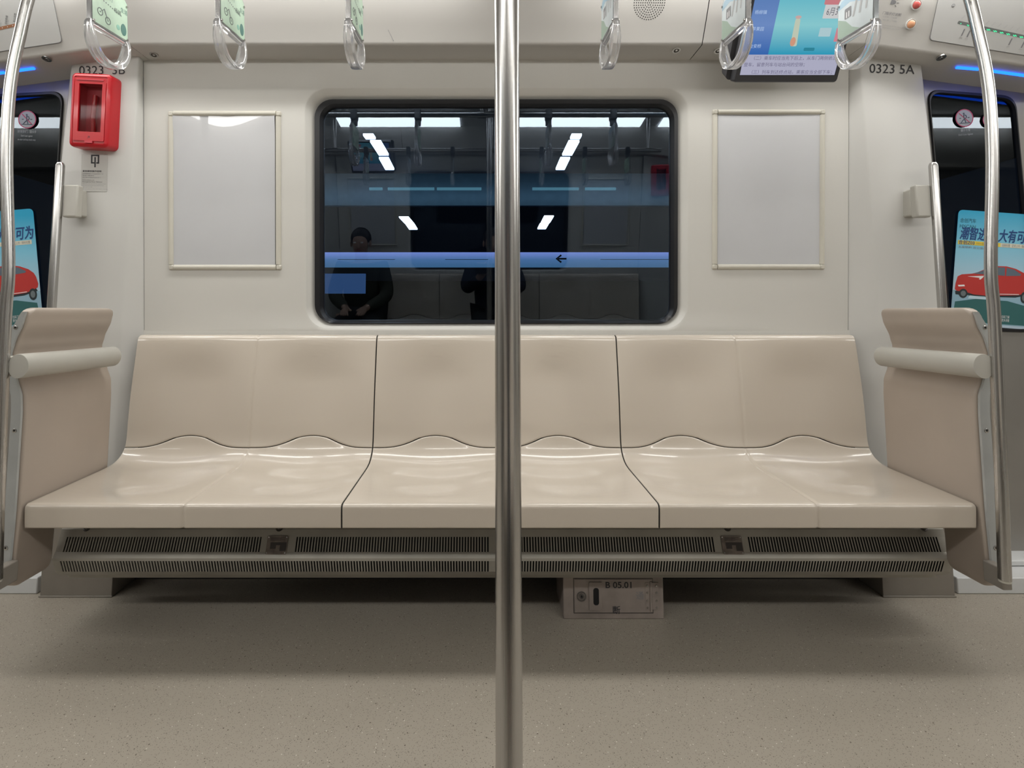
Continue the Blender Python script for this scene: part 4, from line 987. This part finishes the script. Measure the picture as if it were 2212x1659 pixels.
def nolean(u, v, r, ang, txt, lab):
    c = hit(u, v, DOOR.o+DOOR.n*.002, DOOR.n); ca, sa = math.cos(ang), math.sin(ang)
    f = Frame(c, DOOR.u*ca+DOOR.v*sa, DOOR.v*ca-DOOR.u*sa)
    root = thing('door_sticker', lab, 'sticker', tuple(c))
    PR = mat('sticker_red', (.62, .10, .20), .5)
    b = B(); b.disc(f, 0, 0, r*.93, .0004, 36, mat('sticker_white', (.52, .55, .58), .5)); b.disc(f, 0, 0, r, .0008, 36, PR, rin=.9)
    b.box((-r*.82, -r*.05, .0006), (r*.82, r*.05, .0009), PR, Frame(f.p(0, 0, 0), f.u-f.v, f.u+f.v)); mk('warning_disc', b, None, root)
    b = B(); I = mat('sticker_ink', (.12, .15, .20), .5)
    b.disc(f, -.05*r, r*.50, r*.10, .0003, 14, I, off=.0010)
    for pts in ([(-.06, .36), (.16, .30), (.22, .10), (.10, -.10)], [(-.06, .36), (-.04, -.05), (.06, -.3), (.10, -.52)], [(-.02, -.1), (-.28, -.35), (-.42, -.55)], [(-.60, -.56), (.60, -.56)], [(-.55, 0), (-.40, 0)], [(.36, .02), (.55, .02)]):
        b.tube([f.p(x*r, y*r, .0009) for x, y in pts], r*.045, 6)
    mk('leaning_figure', b, I, root)
    b = B()
    for k, (t, wd, h_) in enumerate(txt): b.text(f, t, 0, -r*(1.5+.42*k), r*h_, off=.001, width=r*wd, align='C')
    mk('sticker_text', b, mat('sticker_pale_text', (.45, .48, .52), .5), root)
nolean(59, 258, .0355, -.03, (('请勿倚靠车门，谨防夹手', 2.1, .25), ('Don\'t Lean against', 1.3, .2), ('the door and keep hands away', 2.0, .2)), 'round red and white no leaning sticker on the left door window')
nolean(2083, 255, .0355, .08, (('请勿倚靠', 1.1, .25), ('Don\'t Lean Against', 1.6, .2)), 'round red and white no leaning sticker on the right door window, left of the stanchion')
nolean(2139, 259, .030, .08, (('谨防夹手', 1.1, .25),), 'round white sticker on the right door window, half hidden behind the stanchion')

# ================================================================== STATION OUTSIDE THE WINDOW
M_TUBE = emis('station_tube', (.78, .88, 1.0), 9.0)
def slamp(pts, lab):
    base = atY(*pts[0][0], pts[0][2])
    root = thing('station_ceiling_lamp', lab, 'lamp', tuple(base))
    for (a, c, Ya, Yc, hw) in pts:
        P, Q = atY(*a, Ya), atY(*c, Yc); b = B(); b.add([P-XA*hw, P+XA*hw, Q+XA*hw, Q-XA*hw, P-XA*hw+Vector((0,0,.02)), P+XA*hw+Vector((0,0,.02)), Q+XA*hw+Vector((0,0,.02)), Q-XA*hw+Vector((0,0,.02))], [(0, 1, 2, 3), (7, 6, 5, 4), (0, 4, 5, 1), (1, 5, 6, 2), (2, 6, 7, 3), (3, 7, 4, 0)]); mk('light_panel', b, M_TUBE, root)
slamp([((795, 293), (801, 301), 4.70, 4.85, .045), ((811, 307), (829, 336), 4.95, 5.40, .05), ((829, 343), (842, 367), 5.52, 5.95, .05)], 'bright slanting station ceiling lamp seen through the window, upper left')
slamp([((1246, 293), (1242, 301), 4.70, 4.85, .045), ((1240, 307), (1225, 336), 4.95, 5.40, .05), ((1221, 343), (1210, 367), 5.52, 5.95, .05)], 'bright slanting station ceiling lamp seen through the window, upper right')
slamp([((872, 470), (884, 483), 9.0, 9.6, .08), ((885, 484), (893, 496), 9.7, 10.3, .08)], 'small slanting station ceiling lamp seen through the window, lower left')
slamp([((1186, 468), (1178, 482), 9.0, 9.6, .08), ((1176, 484), (1170, 495), 9.7, 10.3, .08)], 'small slanting station ceiling lamp seen through the window, lower right')
# lit sign band along the far platform
YB = 11.0
SBD = Frame(atY(1070, 577, YB), XA, (0, 0, 1)); hb = atY(1070, 545, YB).z-SBD.o.z
sg = thing('platform_sign_band', 'long blue lit sign band with a black arrow beyond the window', 'sign', tuple(SBD.o))
b = B(); b.box((-5.2, 0, -.1), (5.2, hb, 0), None, SBD)
mk('band', b, grad('sign_band_light', (.065, .155, .27), (.10, .20, .38), (.27, .33, .72), 0, hb), sg)
b = B(); ax = (1212-1070)/FPX*YB; ay = (577-559)/32*hb
b.box((ax-.06, ay-.018, .002), (ax+.12, ay+.018, .006), None, SBD); b.tube([SBD.p(ax+.01, ay+.075, .004), SBD.p(ax-.09, ay, .004), SBD.p(ax+.01, ay-.075, .004)], .020, 8)
mk('arrow', b, M_DARK, sg, label='black arrow pointing left')
b = B()
for x_, w_ in ((-3.3, 1.2), (.35-1.4, .9), (2.2, 1.5)): b.box((x_, ay-.02, .002), (x_+w_, ay-.010, .004), None, SBD)
mk('sign_lines', b, M_DARK, sg)
# upper bulkhead and a broken row of tubes; an added area lamp washes it
YC = 8.0
BK = Frame(atY(1070, 444, YC), XA, (0, 0, 1)); hk = atY(1070, 378, YC).z-BK.o.z
b = B(); b.box((-5, 0, -.1), (5, hk*1.05, 0), None, BK); meta(mk('station_bulkhead', b, mat('bulkhead_blue_grey', (.22, .32, .40), .6, noise=.1), loc=tuple(BK.o)), 'dim blue grey bulkhead over the platform beyond the window', 'bulkhead')
for k, (u0, u1) in enumerate(((798, 826), (838, 938), (944, 1040), (1150, 1250), (1264, 1330))):
    P, Q = atY(u0, 408, YC-.35), atY(u1, 408, YC-.35)
    b = B(); b.tube([P, Q], .022, 10); meta(mk('platform_tube_light', b, emis('tube_cyan', (.22, .50, .60), .45), loc=tuple((P+Q)/2)), ['short', 'long', 'third', 'fourth', 'rightmost'][k]+' dim cyan tube light seen through the window'+(' at the left of the row', ' left of its dark bracket', ' just left of the centre pole', ' right of the centre pole', ' at the right of the row')[k], 'tube light')
L = bpy.data.lights.new('bulkhead_wash', 'AREA'); L.shape = 'RECTANGLE'; L.size = 6; L.size_y = .1; L.energy = 2.2; L.color = (.62, .86, 1)
lo = bpy.data.objects.new('bulkhead_wash', L); COL.objects.link(lo); lo.location = (0, YC-.25, BK.o.z+.12); lo.rotation_euler = (math.radians(95), 0, 0)
b = B(); b.box((-9, 13, -1.5), (9, 13.1, 5)); b.box((-9, 2.6, -1.6), (9, 13, -1.5)); b.box((-9, 2.6, 3.6), (9, 13, 3.7)); struct('wall_station', b, mat('station_dark', (.02, .022, .028), .8))
b = B(); p0, p1 = atY(700, 634, 9.0), atY(789, 591, 9.0); b.box((p0.x-.4, 9.0, p0.z), (p1.x, 9.05, p1.z)); meta(mk('platform_notice_board', b, emis('board_blue', (.035, .075, .17), 1), loc=(p1.x, 9, p0.z)), 'dim blue notice board beyond the lower left of the window', 'board')

# ================================================================== OPPOSITE SIDE (seen mirrored in the window)
for o in (COL.objects['wall_back'], lowback, wr, pl, pr, c1, c2, c3, c4, d1, d2, lampbed, COL.objects['trim_7']):
    c = opposite(o)
for o in [o for o in COL.objects if o.name.startswith('wall_back.') and o.rotation_euler.z > 3]: o.name = 'wall_front'
for k, o in enumerate(bu):
    opposite(o, ['beige double seat of the opposite bench beside its right windbreak', 'beige double seat in the middle of the opposite bench', 'beige double seat of the opposite bench beside its left windbreak'][k])
for k, o in enumerate(LN):
    opposite(o, 'long white ceiling light of the opposite row, mirrored in the window '+('right half', 'left half', 'far right', 'far left', 'beyond the right edge', 'beyond the left edge')[k])
opposite(rail, 'second horizontal strap rail, on the camera side of the aisle')
opposite(rb, 'red emergency box on the opposite pillar, mirrored at the right of the window')
opposite(pf1, 'empty poster holder on the opposite wall right of its window'); opposite(pf2, 'empty poster holder on the opposite wall left of its window')
opposite([o for o in COL.objects if o.name == 'passenger_screen'][0], 'black information screen on the opposite cove, mirrored upper left in the window')
for k, o in enumerate(straps): opposite(o, 'clear hanging strap on the camera side rail, '+('first', 'second', 'third', 'fourth', 'fifth', 'last')[k]+' in its mirrored row from the right')

# ================================================================== PASSENGERS (mirrored in the window)
SKIN = mat('skin', (.42, .27, .20), .5, noise=.05); HAIR = mat('black_hair', (.012, .010, .010), .45); OLIVE = mat('olive_jacket', (.045, .048, .035), .8, noise=.35, nscale=9); NAVYJ = mat('dark_navy_jacket', (.010, .014, .03), .8, noise=.2); TROU = mat('dark_trousers', (.015, .016, .02), .8)
def skin(name, verts, edges, rads, m, parent, root_i=0, sub=2):
    base = WL[parent]; me = bpy.data.meshes.new(name); me.from_pydata([Vector(v)-base for v in verts], edges, []); me.materials.append(m)
    o = bpy.data.objects.new(name, me); COL.objects.link(o); o.parent = parent; WL[o] = base.copy()
    md = o.modifiers.new('skin', 'SKIN'); md.use_smooth_shade = True
    for i, r in enumerate(rads):
        sv = me.skin_vertices[0].data[i]; sv.radius = (r, r) if not isinstance(r, tuple) else r; sv.use_root = (i == root_i)
    sb_ = o.modifiers.new('sub', 'SUBSURF'); sb_.levels = sub; sb_.render_levels = sub
    return o
def person(x, label, coat_m, hands, head_turn=0.0):
    root = thing('person', label, 'person', (x, -.36, 0))
    V, E_, Rr = [], [], []
    def a(p, r, par=None):
        V.append(Vector(p)); Rr.append(r)
        if par is not None: E_.append((par, len(V)-1))
        return len(V)-1
    pel = a((x, -.37, .575), (.15, .11)); sp1 = a((x, -.38, .72), (.135, .10), pel); ch = a((x, -.37, .90), (.155, .11), sp1); nk = a((x, -.36, 1.03), .055, ch); n2 = a((x, -.345, 1.09), .052, nk)
    j = a((x, -.325, 1.135), (.062, .066), n2); h = a((x, -.325, 1.20), (.076, .088), j); ht_ = a((x, -.335, 1.255), (.060, .070), h)
    hip, knee = {}, {}
    for s in (-1, 1):
        hp = a((x+s*.09, -.34, .55), .085, pel); kn = a((x+s*.11, .06, .54), .062, hp); an = a((x+s*.11, .07, .10), .040, kn); a((x+s*.11, .17, .035), .035, an)
        sh = a((x+s*.175, -.365, .985), .058, ch); el = a((x+s*.225, hands['ey'], hands['ez']), .043, sh)
        wr_ = a((x+s*hands['wx'], hands['wy'], hands['wz']), .028, el); d = Vector(hands['d']).normalized(); pm = a(V[wr_]+d*.05, (.036, .018), wr_)
        for q in range(4):
            o0 = V[pm]+d*.035+Vector((s*(-.026+.017*q) if abs(d.z) < .7 else s*(-.026+.017*q), 0, 0)); f1 = a(o0, .009, pm); L_ = (.034, .040, .037, .028)[q]
            f2 = a(o0+d*L_*.6+Vector((-s*.004, 0, -.006)), .0085, f1); a(o0+d*L_+Vector((-s*.012, 0, -.016)), .0075, f2)
        t1 = a(V[wr_]+d*.03+Vector((-s*.034, 0, .004)), .011, wr_); a(V[t1]+d*.03+Vector((-s*.012, 0, .002)), .009, t1)
    skin('body', V, E_, Rr, SKIN, root)
    # jacket and trousers follow the same pose, a little larger
    cV = [V[pel]+Vector((0, 0, -.02)), V[sp1], V[ch], Vector((x, -.362, 1.005))]; cE = [(0, 1), (1, 2), (2, 3)]; cR = [(.175, .135), (.165, .125), (.185, .13), (.085, .075)]
    for s in (-1, 1):
        i0 = len(cV); cV += [Vector((x+s*.18, -.365, .98)), Vector((x+s*.228, hands['ey'], hands['ez'])), Vector((x+s*hands['wx'], hands['wy'], hands['wz'])).lerp(Vector((x+s*.228, hands['ey'], hands['ez'])), .08)]
        cE += [(2, i0), (i0, i0+1), (i0+1, i0+2)]; cR += [.078, .062, .042]
    skin('jacket', cV, cE, cR, coat_m, root)
    tV = [Vector((x, -.37, .56))]; tE = []; tR = [(.16, .12)]
    for s in (-1, 1):
        i0 = len(tV); tV += [Vector((x+s*.09, -.33, .55)), Vector((x+s*.11, .06, .54)), Vector((x+s*.11, .07, .13))]; tE += [(0, i0), (i0, i0+1), (i0+1, i0+2)]; tR += [.097, .076, .058]
    skin('trousers', tV, tE, tR, TROU, root)
    for s in (-1, 1):
        b = B(); lp = []
        for y, w_, hh in ((.02, .030, .05), (.04, .040, .09), (.10, .044, .085), (.17, .046, .06), (.24, .040, .045), (.27, .022, .03)): lp.append([Vector((x+s*.11+w_*math.cos(t), y, .002+hh/2+hh/2*math.sin(t))) for t in [2*PI*k/16 for k in range(16)]])
        b.loft(lp); mk('shoe', b, mat('black_shoe', (.01, .01, .01), .4), root)
    # hair cap, eyes, nose, mouth, ears
    def ell(c, r, m, nm, z0=-1.0, lab=None, back=None):
        b = B(); lp = []
        for i in range(11):
            t = -PI/2+PI*i/10; 
            if math.sin(t) < z0: continue
            lp.append([Vector((c[0]+r[0]*math.cos(t)*math.cos(u), c[1]+r[1]*math.cos(t)*math.sin(u)*(1 if math.sin(u) < 0 or not back else back), c[2]+r[2]*math.sin(t))) for u in [2*PI*k/20 for k in range(20)]])
        b.loft(lp); return mk(nm, b, m, root)
    ell((x, -.350, 1.225), (.088, .098, .098), HAIR, 'hair', -.55, back=.72)
    for s in (-1, 1):
        ell((x+s*.030, -.246, 1.195), (.012, .006, .007), M_WHITEP, 'eye'); kids(root)[-1]
        ell((x+s*.080, -.335, 1.185), (.010, .020, .030), SKIN, 'ear')
    ell((x, -.238, 1.168), (.012, .016, .022), SKIN, 'nose'); ell((x, -.250, 1.135), (.024, .008, .007), mat('lips', (.35, .12, .10), .5), 'mouth')
    return root
person(-1.09, 'person with dark hair and olive jacket, seated opposite and mirrored lower left in the window', OLIVE, dict(ey=-.30, ez=.74, wx=.07, wy=-.10, wz=.66, d=(0, 1, -.15)))
person(.03, 'person in dark navy jacket holding up a phone, mirrored behind the centre pole', NAVYJ, dict(ey=-.22, ez=.80, wx=.10, wy=-.125, wz=.93, d=(-.0, .8, .6)))
b = B(); b.box((-.115, -.035, .955), (.045, -.022, 1.025)); meta(mk('phone', b, M_BLACK, bevel=.004, loc=(-.035, -.03, .955)), 'black phone held level by the photographer, behind the pole in the window', 'phone')
